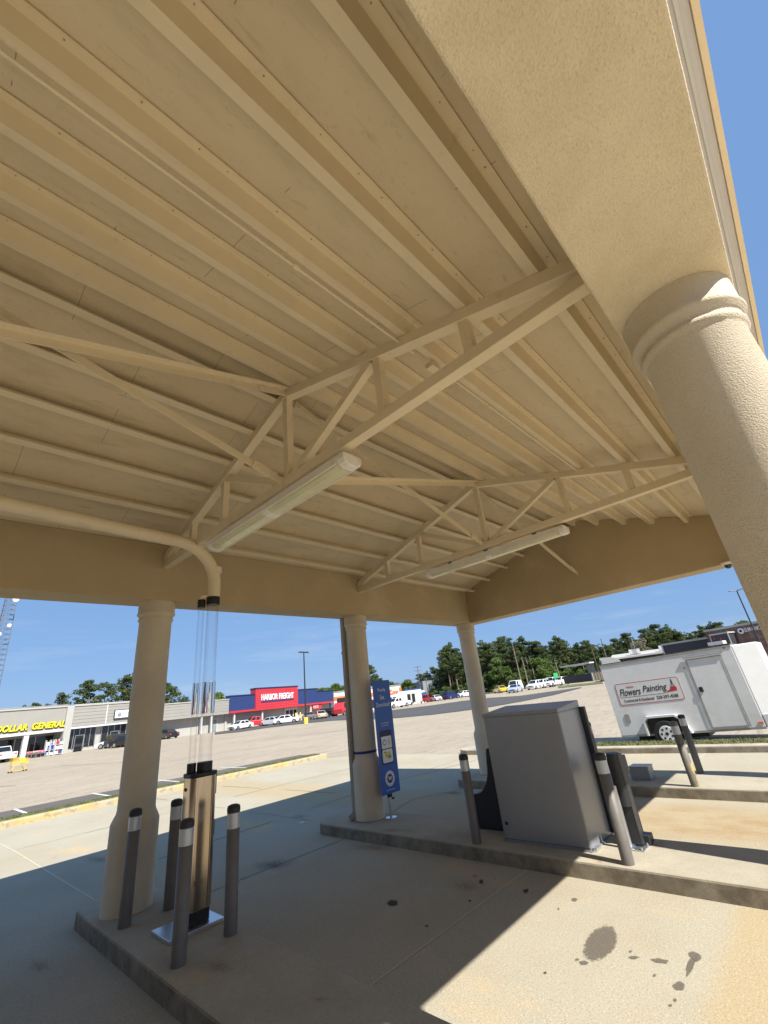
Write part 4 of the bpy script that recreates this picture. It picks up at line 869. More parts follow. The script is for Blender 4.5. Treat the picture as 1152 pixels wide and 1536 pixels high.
for (pa, pb) in ((104, 146), (154, 200)):
    xa, _ = fl(pa, 1112, s0); xb, _ = fl(pb, 1105, s0)
    MB().box(xa, xb, .80, .897, .55, 3.05).build('shop_window', M['glass'], t)
    n = 5
    for k in range(n+1): xx = xa+(xb-xa)*k/n; MB().box(xx-.05, xx+.05, .74, .80, .5, 3.05).build('window_frame', M['rimgrey'], t)
    xm = xa+(xb-xa)*.42; fr = MB().box(xm-.62, xm-.54, .70, .74, 0, 2.2).box(xm+.54, xm+.62, .70, .74, 0, 2.2).box(xm-.54, xm+.54, .70, .74, 2.12, 2.2).build('door_frame', M['rimgrey'], t)
    MB().box(xm-.54, xm+.54, .72, .795, 0.02, 2.12).build('door', M['glass'], t)
x, z = fl(169, 1083, s0); x2, _ = fl(197, 1078, s0)
sgn = MB().box(x, x2+.6, -.30, -.08, 3.95, 5.2).build('sign_box', M['darksteel'], t, bevel=.02); MB().box(x+.08, x2+.52, -.315, -.302, 4.03, 5.12).build('sign_face', M['ink'], sgn)
text('Gulf Coast', (x+1.5, -.316, 4.62), X, Z, 2.2, .3, M['inkblack'], parent=sgn, depth=.01); text('Letting Co', (x+1.5, -.316, 4.2), X, Z, 2.1, .3, M['inkblack'], parent=sgn, depth=.01)
MB().tube([(x+.75, -.316, 4.45), (x+.75, -.326, 4.45)], .3, 20).build('sign_logo', M['greybox'], sgn)
xd, _ = fl(329, 1090, s0); MB().box(xd-.5, xd+.5, 1.54, 1.597, .1, 2.2).build('door', M['greybox'], t); MB().box(xd-.62, xd-.5, 1.5, 1.54, 0, 2.35).box(xd+.5, xd+.62, 1.5, 1.54, 0, 2.35).box(xd-.5, xd+.5, 1.5, 1.54, 2.22, 2.35).build('door_frame', M['white'], t)
for px in (304, 319): x, _ = fl(px, 1090, s0); MB().box(x-.15, x+.15, .35, .65, 0, 2.9).build('pillar', M['white'], t)
# --- tool store in red and blue
s0 = s1+.02; s1 = gs(500, 1050)
t = store('tool_store', s0, 'large red and blue tool store with white letters on the red panel', 'store'); W_ = s1-s0
MB().box(0, W_, 1.4, 28, 0, 5.6).build('wall', M['pale_wall'], t)
c1 = gs(382, 1060)-s0; c2 = gs(446, 1055)-s0; c3 = gs(475, 1045)-s0
zz = lambda px, py: fac(px, py)[1]
zr = zz(440, 1030.5); zbl = zz(360, 1044); zb2 = zz(460, 1034.5); zb3 = zz(490, 1037)
sid(MB(), 0, c1, 3.3, zbl, .0, 1.4, 6).build('blue_panel', M['navy'], t)
sid(MB(), c2, c3, 3.3, zb2, .0, 1.4, 7).build('blue_panel', M['navy'], t); sid(MB(), c3+.01, W_, 3.3, zb3, .0, 1.4, 6).build('blue_panel', M['navy'], t)
sid(MB(), c1+.01, c2-.01, 2.9, zr, -.25, 1.4, 9).build('red_panel', M['red'], t)
MB().box(-.02, c1, -.12, 1.4, 2.95, 3.3).box(c2, W_, -.12, 1.4, 2.95, 3.3).build('red_band', M['red'], t)
MB().box(-.05, c1, -.08, 1.5, zbl, zbl+.22).box(c1-.05, c2+.05, -.33, 1.5, zr, zr+.24).box(c2, c3, -.08, 1.5, zb2, zb2+.22).box(c3, W_+.05, -.08, 1.5, zb3, zb3+.22).build('roof_trim', M['navytrim'], t)
xa = gs(390.5, 1050)-s0; xb = gs(439, 1045)-s0; zl = zz(415, 1049); zu = zz(415, 1040)
text('HARBOR FREIGHT', (xa, -.26, zl), X, Z, xb-xa, zu-zl, M['ink'], parent=t, depth=.12, bold=.018)
MB().box(xa, xb, -.32, -.255, zl-.38, zl-.12).build('sign_underline', M['navy'], t)
xd1_ = gs(433, 1070)-s0; xd2_ = gs(450, 1068)-s0
MB().box(xd1_-.2, xd2_+.2, 1.0, 1.397, 0, 2.85).build('entrance_surround', M['white'], t)
for k in range(3): w3 = (xd2_-xd1_)/3; MB().box(xd1_+w3*k+.15, xd1_+w3*(k+1)-.15, .94, .998, .05, 2.3).build('door', M['glass'], t)
for px in (353, 395, 468): x = gs(px, 1075)-s0; MB().box(x-.14, x+.14, .2, .5, 0, 2.93).build('pillar', M['white'], t)
x1_, x2_ = gs(469.5, 1060)-s0, gs(483, 1060)-s0
bn = MB().box(x1_, x2_, .10, .16, 1.9, 3.0).build('hanging_banner', M['red'], t)
q = random.Random(4)
for r_ in range(3):
    for k in range(6): MB().box(x1_+.3+k*.3, x1_+.3+k*.3+q.uniform(.12, .25), .085, .099, 2.15+r_*.26, 2.28+r_*.26).build('print', M['ink'], bn)
# kerb-side yellow bollards in front of the tool store
for i, px in enumerate((436, 443, 451, 458, 494, 514)):
    o = A0+SD*(gs(px, 1075))-SN*(1.6 if i < 4 else 4)
    b_ = thing('yellow_bollard', (o.x, o.y, 0), 0, ('yellow bollard in the row of four before the tool store doors' if i < 4 else ('yellow bollard just right of the black vehicle at the tool store' if i == 4 else 'yellow bollard left of the middle column, by the red truck')), 'bollard', 'yellow bollards by the tool store')
    MB().lathe(0, 0, [(.14, 0), (.14, 1.5), (.11, 1.58), (.02, 1.62)], 12).build('post', M['yellow'], b_)
# --- auto parts store farther right
p = at(502, 1066, 128); p2 = at(603, 1050, 132); p.z = p2.z = 0; d_ = (p2-p).normalized(); Lz = (p2-p).length
t = thing('parts_store', p, math.atan2(d_.y, d_.x), 'white auto parts store with orange stripe behind the middle column', 'store')
def faz(px, py):
    n_ = Vector((-d_.y, d_.x, 0)); r_ = ray(px, py); q_ = CAM + r_*((p-CAM).dot(n_)/r_.dot(n_)); return (q_-p).dot(d_), q_.z
ztp = faz(598, 1028)[1]; zst = faz(598, 1043)[1]
MB().box(0, Lz, 0, 20, 0, ztp).build('wall', M['white'], t)
x55 = faz(560, 1040)[0]
MB().box(0, x55, -.1, -.005, faz(510, 1050)[1], faz(510, 1044.5)[1]).build('stripe', M['orange'], t)
text('AutoZone', (faz(571, 1035)[0], -.01, faz(592, 1041)[1]), X, Z, faz(597, 1035)[0]-faz(571, 1035)[0], faz(592, 1034)[1]-faz(592, 1041)[1], M['orange'], parent=t, depth=.12, bold=.03, shear=.2)
MB().box(faz(599, 1035)[0], faz(602, 1035)[0], -.1, -.005, faz(600, 1038)[1], faz(600, 1031)[1]).build('stripe', M['orange'], t)
MB().box(1.0, Lz-1.2, -.12, -.01, 0.5, 2.6).build('shop_window', M['glass'], t)
for k in range(12): xx = 1+(Lz-2.2)*k/11; MB().box(xx-.12, xx+.12, -.2, -.125, 0, 2.7).build('window_frame', M['white'], t)
MB().box(-.1, Lz+.1, -.15, 20.1, ztp, ztp+.2).build('roof_trim', M['roofgrey'], t)

# box helper for far buildings: facade between two sight lines at depths Za, Zb
def farbuild(name, a, Za, b, Zb, ztop, zbase, depth, m, label, cat='building', base=0):
    p, p2 = at(a[0], a[1], Za), at(b[0], b[1], Zb); p.z = p2.z = base; d_ = (p2-p).normalized(); L_ = (p2-p).length
    t = thing(name, p, math.atan2(d_.y, d_.x), label, cat)
    MB().box(0, L_, 0, depth, zbase, ztop).build('wall', M[m], t); t['len'] = L_
    n_ = Vector((-d_.y, d_.x, 0))
    def f(px, py): r_ = ray(px, py); q_ = CAM + r_*((p-CAM).dot(n_)/r_.dot(n_)); return (q_-p).dot(d_), q_.z-base
    return t, L_, f
t, L_, f = farbuild('blue_store', (636, 1040), 150, (702, 1035), 158, 6.1, 0, 18, 'greybox', 'low grey store with blue fascia beyond the parked cars, between trees', 'store')
z1 = f(665, 1024)[1]; z0 = f(665, 1030.5)[1]
MB().box(f(648, 1030)[0], f(700, 1025)[0], -.3, -.01, z0, z1).build('blue_fascia', M['navy'], t)
MB().box(f(655.5, 1028)[0], f(666, 1027)[0], -.42, -.31, z0+.3, z0+.85).build('sign_lettering', M['ink'], t)
MB().box(f(645, 1034)[0], f(649, 1034)[0], -.5, -.01, 0, z1+.1).build('entrance_pier', M['pale_wall'], t)
MB().box(0, L_, -.05, 18, 6.1, 6.35).build('roof_trim', M['roofgrey'], t)
for k in range(10): xx = 1.5+k*(L_-3)/9; MB().box(xx-.7, xx+.7, -.08, -.01, .6, 2.4).build('window', M['glass'], t)
t, L_, f = farbuild('blue_awning_shed', (615, 1045), 138, (638, 1042), 140, 3.6, 0, 8, 'white', 'small building with sloping blue roof behind the white trailer', 'building')
MB().extx([(-1.2, 2.6), (4, 4.4), (8, 3.6), (8, 3.5), (4, 4.2), (-1.2, 2.45)], -.2, L_+.2).build('roof', M['navy'], t)
# white box trailer (curved roof) next to the parts store
p = at(616, 1058, 118); t = thing('white_trailer', (p.x, p.y, gz(p.x, p.y)), R(-47), 'white rounded utility trailer parked left of the red pickup', 'trailer')
MB().exty([(-3.4, .5), (3.0, .5), (3.0, 3.3), (-2.4, 3.3), (-3.1, 2.9), (-3.4, 2.2)], -1.1, 1.1).build('body', M['white'], t, bevel=.08)
MB().box(-.6, 1.3, -1.13, -1.101, .6, 2.5).build('opening', M['black'], t); MB().box(.2, .5, -1.16, -1.131, .6, 2.6).build('door', M['white'], t)
for x in (-1.6, -.8):
    for s in (-1, 1): wo = MB().tube([(x, s*.9, .38), (x, s*1.12, .38)], .38, 16).build('wheel', M['rubber'], t); MB().tube([(x, s*1.121, .38), (x, s*1.13, .38)], .2, 12).build('rim', M['rim'], wo)

# --- right side: restaurant, low roofs, enclosure
gr = .95
t, L_, f = farbuild('restaurant', (1072, 985), 74, (1175, 975), 66, 6.6, 0, 12, 'brick', 'dark brick restaurant with white lettering behind the cargo trailer', 'restaurant', base=gr)
tz = f(1100, 941)[1]
t.children[0].scale.z = tz/6.6
MB().box(-.15, L_+.1, -.15, 12.1, tz+.003, tz+.32).build('roof_trim', M['pale_wall'], t)
xa, xb = f(1118, 948)[0], f(1152, 943)[0]; zl = f(1120, 947.5)[1]; zu = f(1120, 941.5)[1]
text('SLIM CHICKENS', (xa, -.01, zl), X, Z, (xb-xa)*1.08, zu-zl, M['ink'], parent=t, depth=.1, bold=.008)
xc, zc_ = f(1111.5, 946.5); MB().tube([(xc, -.02, zc_), (xc, -.12, zc_)], .42, 20).build('sign_logo', M['ink'], t)
MB().tube([(xc, -.125, zc_), (xc, -.135, zc_)], .2, 14).build('sign_logo', M['charcoal'], t)
xa, za = f(1078, 955); xb, _ = f(1104, 953)
MB().box(xa, xb, -2.2, -.01, 0, f(1090, 951)[1]).build('porch', M['charcoal'], t); MB().box(xa-.12, xb+.12, -2.3, 0, f(1090, 951)[1], f(1090, 951)[1]+.22).box(xa-.1, xa, -2.3, -2.2, 0, f(1090, 951)[1]).box(xb, xb+.12, -2.3, -2.2, 0, f(1090, 951)[1]).build('porch_trim', M['pale_wall'], t)
for px in (1083, 1093): xx, z9 = f(px, 957); MB().exty([(xx-.14, z9-.2), (xx+.14, z9-.2), (xx, z9+.22)], -2.26, -2.21).build('wall_lamp', M['inkred'], t)
MB().box(f(1080, 965)[0], f(1103, 963)[0], -3.4, -2.3, f(1090, 966)[1], f(1090, 961)[1]).build('awning', M['white'], t)
t, L_, f = farbuild('dark_annex', (1004, 1000), 82, (1076, 988), 76, 5.2, 0, 10, 'charcoal', 'long charcoal restaurant wing with white roof edge behind the trailer', 'building', base=gr)
tz = f(1040, 961.5)[1]; t.children[0].scale.z = tz/5.2
MB().box(-.1, L_, -.12, 10.1, tz+.002, tz+.3).box(-.12, .12, -.14, -.002, 0, tz).build('roof_trim', M['pale_wall'], t)
MB().box(f(1060, 955)[0], f(1078, 953)[0], 2, 6, tz+.3, tz+1.1).build('roof_unit', M['white'], t)
t, L_, f = farbuild('low_building', (925, 1005), 92, (1003, 998), 88, 4.0, 0, 12, 'charcoal', 'low dark building with white roof edge seen over the trailer roof', 'building', base=gr)
tz = f(965, 984)[1]; t.children[0].scale.z = tz/4
MB().extx([(-1, tz+.0), (12, tz+1.0), (12, tz+1.3), (-1, tz+.3)], -.5, L_).build('roof', M['pale_wall'], t)
for px in (950, 998, 955): xx, _ = f(px, 980); MB().box(xx-.7, xx+.7, 1, 2.4, tz+.6, tz+1.5).build('roof_unit', M['white'], t)
MB().exty([(f(906, 985)[0], tz-.6), (f(930, 985)[0], tz-.6), (f(926, 985)[0], tz+.1), (f(918, 985)[0], tz+.45), (f(908, 985)[0], tz+.5)], -2, 3).build('curved_roof', M['pale_wall'], t)
# dumpster enclosure
t, L_, f = farbuild('dumpster_enclosure', (848, 1029), 96, (891, 1025), 88, 2.1, 0, .15, 'charcoal', 'black slatted dumpster enclosure right of the white parked cars', 'enclosure', base=1.15)
tz = f(870, 1011.5)[1]; t.children[0].scale.z = tz/2.1
xr = L_
mb = MB()
for k in range(8): mb.box(xr+.02, xr+.14, .0+k*.62, .5+k*.62, 0, tz*.98)
mb.build('side_panel', M['wood'], t); MB().box(0, .12, .16, 5, 0, tz).build('side_wall', M['charcoal'], t); MB().box(xr+.0, xr+.3, -.12, -.001, 0, tz+.05).build('gate_post', M['pale_wall'], t)
t = thing('flat_canopy', at(862, 1020, 112), 0, 'thin white flat shade canopy above the black enclosure', 'canopy'); t.location.z = 1.1
pa, pb = at(840, 1002, 112), at(884, 995, 104); h0 = pa.z-1.1; o_ = t.location
dd = (pb-pa); dd.z = 0; dd.normalize(); nn = Vector((-dd.y, dd.x, 0)); a_ = pa-o_; b_ = pb-o_
MB().add([a_, b_, b_+nn*5, a_+nn*5, a_+Vector((0, 0, .3)), b_+Vector((0, 0, .3)), b_+nn*5+Vector((0, 0, .3)), a_+nn*5+Vector((0, 0, .3))], [(0, 3, 2, 1), (4, 5, 6, 7), (0, 1, 5, 4), (1, 2, 6, 5), (2, 3, 7, 6), (3, 0, 4, 7)]).build('roof', M['white'], t)
for q_ in (a_+nn*2.5+dd*1, b_+nn*2.5-dd*1): MB().box(q_.x-.12, q_.x+.12, q_.y-.12, q_.y+.12, 0, q_.z).build('post', M['pole'], t)
t, L_, f = farbuild('grey_container', (884, 1015), 108, (906, 1012), 103, 5.2, 0, 4, 'greybox', 'tall grey and green storage block behind the enclosure', 'container', base=1.0)
tz = f(895, 988)[1]; t.children[0].scale.z = tz/5.2
MB().box(L_*.55, L_, -.06, -.003, tz*.45, tz).box(0, L_, -.06, -.003, tz*.8, tz).build('green_panel', M['pine'], t)
p = at(835, 1018, 99); t = thing('green_sign', (p.x, p.y, 1.1), R(-45), 'small bright green sign board above the white parked cars', 'sign')
zz_ = at(835, 1013, 99).z-1.1; MB().box(-.45, .45, -.04, .04, zz_-.5, zz_+.5).build('board', M['green'], t); MB().box(-.04, .04, .041, .1, 0, zz_).build('post', M['pole'], t)

# --- vehicles (heading in world degrees)
sh = 1.7
V = [('pickup', -2, 1147, 62, sh, WHITE, 'white pickup truck at the left edge in front of the discount store', 'white'),
     ('sedan', 172, 1116, 70, sh+95, WHITE, 'small white car nose-in left of the dark vehicles by the left column', 'white'),
     ('suv', 182, 1116, 69, sh+60, (.02, .03, .05), 'dark blue vehicle half hidden by the left column', 'darkblue'),
     ('sedan', 192, 1117, 67, sh+35, BLK, 'black car partly hidden by the left column', 'black'),
     ('sedan', 250, 1108, 82, sh, BLK, 'black car just right of the left column', 'black'),
     ('sedan', 361, 1094, 88, sh+8, WHITE, 'leftmost white sedan before the tool store', 'white'),
     ('pickup', 384, 1090, 91, sh+20, (.55, .02, .03), 'red pickup between two white cars at the tool store', 'brightred'),
     ('sedan', 406, 1089, 91, sh+38, SIL, 'silver sedan beside the red pickup at the tool store', 'silver'),
     ('sedan', 431, 1087, 89, sh+10, WHITE, 'white sedan in front of the tool store doors', 'white'),
     ('sedan', 480, 1080, 90, sh+12, (.48, .42, .31), 'tan sedan behind the lamp post with yellow base', 'tan'),
     ('sedan', 463, 1083, 97, sh+12, (.14, .13, .12), 'grey car mostly hidden behind the lamp post base', 'grey'),
     ('suv', 488, 1077, 98, sh-25, (.02, .02, .03), 'black sport utility vehicle right of the tan sedan', 'black'),
     ('pickup', 508, 1067, 112, sh+10, BLK, 'black pickup parked against the parts store corner', 'black'),
     ('pickup', 597, 1062, 98, sh-5, WHITE, 'white pickup right of the blue banner', 'white'),
     ('van', 606, 1056, 122, sh+25, SIL, 'silver vehicle behind the white pickup by the banner', 'silver'),
     ('pickup', 640, 1056, 124, sh+5, (.36, .015, .03), 'dark red pickup left of the far column', 'darkred'),
     ('sedan', 655, 1050, 122, sh+15, WHITE, 'white sedan between the red pickup and the navy vehicle', 'white'),
     ('sedan', 664, 1048, 134, sh+5, SIL, 'silver car behind the white sedan by the blue store', 'silver'),
     ('suv', 677, 1048, 112, sh-8, (.012, .02, .12), 'navy blue sport utility vehicle left of the far column', 'navy'),
     ('sedan', 696, 1045, 116, sh-5, WHITE, 'white car right beside the far column', 'white'),
     ('sedan', 751, 1037, 105, sh+150, (.80, .50, .02), 'yellow car before the wood', 'yellow'),
     ('van', 774, 1034, 104, sh+165, WHITE, 'tall white van right of the yellow car', 'white'),
     ('sedan', 774, 1039, 94, sh+165, (.40, .47, .58), 'light blue sedan in front of the tall white van', 'lightblue'),
     ('suv', 804, 1031, 99, sh+215, WHITE, 'leftmost of the white vehicles in the row before the wood', 'white'),
     ('suv', 815, 1030, 100, sh+215, WHITE, 'second from left of the white vehicles in the row before the wood', 'white'),
     ('pickup', 830, 1028, 101, sh+215, WHITE, 'third from left of the white vehicles in the row before the wood', 'white'),
     ('suv', 842, 1026, 103, sh+215, WHITE, 'white vehicle at the end of the row, next to the black enclosure', 'white')]
for v in V: vehicle(*v)
# red box truck behind the middle column
p = at(522, 1070, 100); t = thing('box_truck', (p.x, p.y, 0), SROT+R(8), 'red box truck half hidden behind the middle column', 'truck')
MB().box(-2.2, 4.2, -1.2, 1.2, .9, 3.5).build('cargo_box', M['charcoal'], t, bevel=.04); MB().exty([(-4.0, .5), (-2.2, .5), (-2.2, 2.6), (-3.2, 2.6), (-3.8, 1.6), (-4.0, 1.4)], -1.1, 1.1).build('cab', M['red'], t, bevel=.05)
MB().box(-2.15, 4.1, -1.23, -1.201, 1.0, 2.6).build('side_panel', M['red'], t); MB().box(-3.1, -2.4, -1.12, -1.101, 1.6, 2.4).build('window', M['glass'], t)
for x in (-3.2, 2.6):
    for s in (-1, 1): wo = MB().tube([(x, s*.85, .48), (x, s*1.15, .48)], .48, 18).build('wheel', M['rubber'], t); MB().tube([(x, s*1.151, .48), (x, s*1.16, .48)], .25, 14).build('rim', M['rimgrey'], wo)
# things set out before the discount store
q = random.Random(11)
def gp(px, py, Z): p = at(px, py, Z); p.z = 0; return p
for k, px in enumerate((43, 48, 54, 60)):
    p = gp(px, 1127, 65+k*.2); t = thing('flower_rack', p, SROT, ['low rack of pink flowers nearest the white pickup', 'rack of red and pink flowers before the discount store', 'rack of mixed flowers before the discount store', 'rack of flowers beside the tall white display'][k], 'flower rack', 'goods set out before the discount store')
    MB().box(-.55, .55, -.3, .3, .45, .52).box(-.55, -.5, -.3, .3, 0, .45).box(.5, .55, -.3, .3, 0, .45).build('rack', M['rimgrey'], t)
    mb = MB()
    for j in range(26): x, y, r_ = q.uniform(-.5, .5), q.uniform(-.25, .25), q.uniform(.05, .1); mb.lathe(x, y, [(.01, .52), (r_, .62+r_), (r_*.8, .7+r_), (.01, .75+r_)], 6)
    mb.build('flowers', MATS.get('flower%d' % (k % 3)) or mat('flower%d' % (k % 3), [(.65, .10, .22), (.6, .05, .06), (.25, .30, .10)][k % 3], .8, scale=6, var=.4, stains=[(8, .5, .55, (.7, .6, .6), .8)]), t)
for k, px in enumerate((73, 80, 87)):
    p = gp(px, 1124, 66.5); t = thing('display_shelf', p, SROT, ['tall white goods shelf left of the store pier', 'middle white goods shelf before the discount store', 'white goods shelf closest to the store pier'][k], 'shelf', 'goods set out before the discount store')
    MB().box(-.5, -.46, -.25, .25, 0, 2.0).box(.46, .5, -.25, .25, 0, 2.0).box(-.46, .46, -.25, .25, .1, .14).box(-.46, .46, -.25, .25, .7, .74).box(-.46, .46, -.25, .25, 1.3, 1.34).build('rack', M['white'], t)
    for lv in (.14, .74, 1.34):
        for j in range(4):
            x = -.43+j*.22; MB().box(x, x+q.uniform(.12, .19), -.2, .2, lv, lv+q.uniform(.25, .5)).build('carton', M[q.choice(['ink', 'gutter', 'inkred', 'blue', 'ink'])], t)
# yellow shopping cart on the lot
p = surf(26, 1158); t = thing('shopping_cart', (p.x, p.y, 0), SROT+R(5), 'yellow shopping cart standing alone on the lot at the left', 'shopping cart')
mb = MB(); 
def cartpt(u, s, v): return (-.55+1.1*u, s*(.22+.08*v*(1-u)), .48+.10*u*0+(.62+(.0 if u < .9 else .05)-.0)*v*(1-.35*u)*.9)
for s in (-1, 1):
    for v in np.linspace(0, 1, 7): mb.tube([cartpt(0, s, v), cartpt(1, s, v)], .012, 5)
    for u in np.linspace(0, 1, 12): mb.tube([cartpt(u, s, 0), cartpt(u, s, 1)], .010, 5)
for u in (0, 1):
    for v in np.linspace(0, 1, 7): mb.tube([cartpt(u, -1, v), cartpt(u, 1, v)], .012, 5)
for u in np.linspace(0, 1, 10): mb.tube([cartpt(u, -1, 0), cartpt(u, 1, 0)], .012, 5)
mb.build('basket', M['yellow'], t)
MB().tube([(-.55, -.22, .10), (.5, -.22, .12)], .02, 6).tube([(-.55, .22, .10), (.5, .22, .12)], .02, 6).tube([(-.5, -.22, .1), (-.35, -.22, .5)], .018, 6).tube([(-.5, .22, .1), (-.35, .22, .5)], .018, 6).tube([(.5, -.2, .1), (.2, -.2, .5)], .018, 6).tube([(.5, .2, .1), (.2, .2, .5)], .018, 6).build('frame', M['yellow'], t)
MB().tube([(-.60, -.27, 1.03), (-.60, .27, 1.03)], .02, 8).build('handle', M['yellow'], t)
for x in (-.5, .48):
    for s in (-1, 1): MB().tube([(x, s*.22-.02, .06), (x, s*.22+.02, .06)], .06, 12).build('wheel', M['rubber'], t)
MB().box(-.05, .25, -.30, -.285, .62, .9).build('badge', M['signyellow'], t)

# --- poles
p = at(459, 1084, 72); p.z = 0; topz = at(455, 979, 72).z
t = thing('lot_light_pole', p, SROT, 'tall black parking lot light pole on a yellow concrete base', 'light pole')
MB().lathe(0, 0, [(.32, 0), (.32, .9), (.26, .95)], 20).build('base', M['yellow'], t); MB().lathe(0, 0, [(.13, .95), (.09, topz)], 12).build('pole', M['lightpole'], t)
for s in (-1, 1): MB().box(s*.15 if s > 0 else -1.0, 1.0 if s > 0 else -.15, -.2, .2, topz-.02, topz+.13).build('lamp_head', M['lightpole'], t, bevel=.02)
p = at(1147, 985, 50); pt = at(1105, 886, 50)
t = thing('lot_light_pole', (pt.x, pt.y, .3), R(-48), 'slim dark light pole with two heads at the right edge beside the big column', 'light pole'); hz = pt.z-.3
MB().lathe(0, 0, [(.09, 0), (.06, hz)], 12).build('pole', M['lightpole'], t)
MB().bar((.08, 0, hz+.02), (.85, 0, hz+.16), .34, .10).build('lamp_head', M['lightpole'], t, bevel=.02); MB().bar((-.08, 0, hz+.02), (-.85, 0, hz+.02), .34, .08).build('lamp_head', M['greybox'], t, bevel=.02)
def upole(top, Z, label, arms=2, base=None, m='wood', r=.15):
    p = at(*top, Z); g_ = gz(p.x, p.y); t = thing('utility_pole', (p.x, p.y, g_), R(-35), label, 'utility pole', 'utility poles along the far edge'); h = p.z-g_
    MB().lathe(0, 0, [(r, 0), (r*.65, h)], 10).build('pole', M[m], t)
    for k in range(arms): MB().box(-1.2, 1.2, -.06, .06, h-.35-k*1.1, h-.22-k*1.1).build('crossarm', M[m], t)
    return t, p
upole((626, 999), 140, 'wooden utility pole with two crossarms above the white trailer', 2)
upole((639, 1019), 135, 'short thin pole right of the crossarm utility pole', 0, r=.12)
upole((901, 958), 100, 'dark leaning-looking pole in front of the wood, left of the trailer', 0, r=.12)
upole((887, 970), 96, 'thin pole left of the dark pole before the wood', 0, r=.08)
upole((947, 957), 92, 'pale thin pole rising behind the trailer roof', 0, 'x', 'greybox', .09)
a_, b_ = at(560, 1035, 150), at(790, 985, 120)
for k, dz in enumerate((0, 1.2)):
    pts = [a_.lerp(b_, u)+Vector((0, 0, dz-3.0*math.sin(u*math.pi)*.3)) for u in np.linspace(0, 1, 12)]
    o = MB().tube(pts, .03, 5).build('power_line', M['pole']); tag(o, ['lower thin power line crossing in front of the wood', 'upper thin power line crossing in front of the wood'][k], 'power line', 'power lines before the wood')
# lattice tower at the left edge
pt = at(13, 905, 130); t = thing('lattice_tower', (pt.x, pt.y, 0), SROT+R(20), 'tall steel lattice radio tower with white dishes at the left edge', 'tower')
H_ = 62; cor = lambda k, z: Vector((math.cos(R(90+120*k)), math.sin(R(90+120*k)), 0))*(2.9-1.5*z/H_)
legs = MB(); br_ = MB()
for k in range(3):
    legs.tube([cor(k, 0), cor(k, H_)+Vector((0, 0, H_))], .13, 6)
z = 0
while z < H_-1.5:
    for k in range(3):
        a_, b_, c_ = cor(k, z)+Vector((0, 0, z)), cor((k+1) % 3, z)+Vector((0, 0, z)), cor((k+1) % 3, z+1.5)+Vector((0, 0, z+1.5))
        br_.bar(a_, b_, .12, .12); br_.bar(a_, c_, .10, .10)
    z += 1.5
legs.build('leg', M['galv'], t); br_.build('lattice', M['galv'], t)
for (px, py, r_) in ((24, 899, .85), (14, 938, .55), (-1, 951, .55)):
    q_ = at(px, py, 128); l_ = (t.matrix_world.inverted() @ q_) if False else Matrix.Rotation(-(SROT+R(20)), 4, 'Z') @ (q_-Vector((pt.x, pt.y, 0)))
    dr_ = Matrix.Rotation(-(SROT+R(20)), 4, 'Z') @ (Vector((0, 0, q_.z))-Vector((q_.x, q_.y, q_.z))).normalized()
    MB().tube([l_-dr_*.3, l_, l_+dr_*.12], [r_*.6, r_, r_*.95], 20).build('dish', M['white'], t)

# ------------------------------------------------------------------ trees
def leafmesh(name, seed, clumps, nleaf, size, m):
    g = np.random.default_rng(seed); ws = np.array([c[3]*c[4]*c[5] for c in clumps])**.6; ws /= ws.sum(); idx = g.choice(len(clumps), nleaf, p=ws); C_ = np.array(clumps)[idx]
    d = g.normal(size=(nleaf, 3)); d /= np.linalg.norm(d, axis=1)[:, None]; rr = g.uniform(.35, 1.0, nleaf)**.5
    c = C_[:, :3] + d*rr[:, None]*C_[:, 3:6]
    a = g.normal(size=(nleaf, 3)); a /= np.linalg.norm(a, axis=1)[:, None]; b = np.cross(a, g.normal(size=(nleaf, 3))); b /= np.linalg.norm(b, axis=1)[:, None]
    s = size*g.uniform(.5, 1.3, nleaf)[:, None]; a = a*s; b = b*s*.6
    v = np.stack([c-a, c+b*.9, c+a, c-b*.9], 1).reshape(-1, 3)
    me = bpy.data.meshes.new(name); me.vertices.add(len(v)); me.vertices.foreach_set('co', v.ravel()); n = nleaf
    me.loops.add(4*n); me.loops.foreach_set('vertex_index', np.arange(4*n)); me.polygons.add(n); me.polygons.foreach_set('loop_start', np.arange(n)*4); me.polygons.foreach_set('loop_total', np.full(n, 4)); me.update(); me.validate()
    me.materials.append(m); return me
def pine_kind(seed, H, cb, wide, n):      # unit tree: height H, crown from cb
    q = random.Random(seed); cl = []; t = thing('pine_tree', (0, 0, 0), 0, '', 'pine tree'); tb = MB(); bend = q.uniform(-.4, .4)
    tb.tube([(0, 0, -.3), (bend*.4, 0, H*.4), (bend, .2*bend, H*.75), (bend*.9, 0, H*.97)], [.24, .19, .12, .03], 8)
    k = 0; z = cb
    while z < H:
        u = (z-cb)/(H-cb); rad = wide*(math.sin(min(1, u*1.25+.25)*math.pi*.62))*(1-.62*u**2)
        for j in range(q.choice((2, 3, 3))):
            a = q.uniform(0, 6.28); L_ = rad*q.uniform(.45, 1.1); zz = z+q.uniform(-.5, .5); e = (bend*u+L_*math.cos(a), L_*math.sin(a), zz+L_*.18)
            tb.tube([(bend*.8*min(1, z/H), 0, zz-.3), e], [.06, .02], 5)
            s = q.uniform(.7, 1.35)*wide*.30; cl.append((e[0], e[1], e[2]+.1, s, s, s*.55))
            if L_ > 1.2: cl.append((e[0]*.55, e[1]*.55, zz+.1, s*.8, s*.8, s*.5))
        z += q.uniform(.75, 1.15)
    cl.append((bend, 0, H, .7, .7, .8))
    tb.build('trunk', M['bark'], t); me = leafmesh('crown', seed, cl, int(n*1.5), .27, M['pine']); o = bpy.data.objects.new('crown', me); COL.objects.link(o); o.parent = t; return t
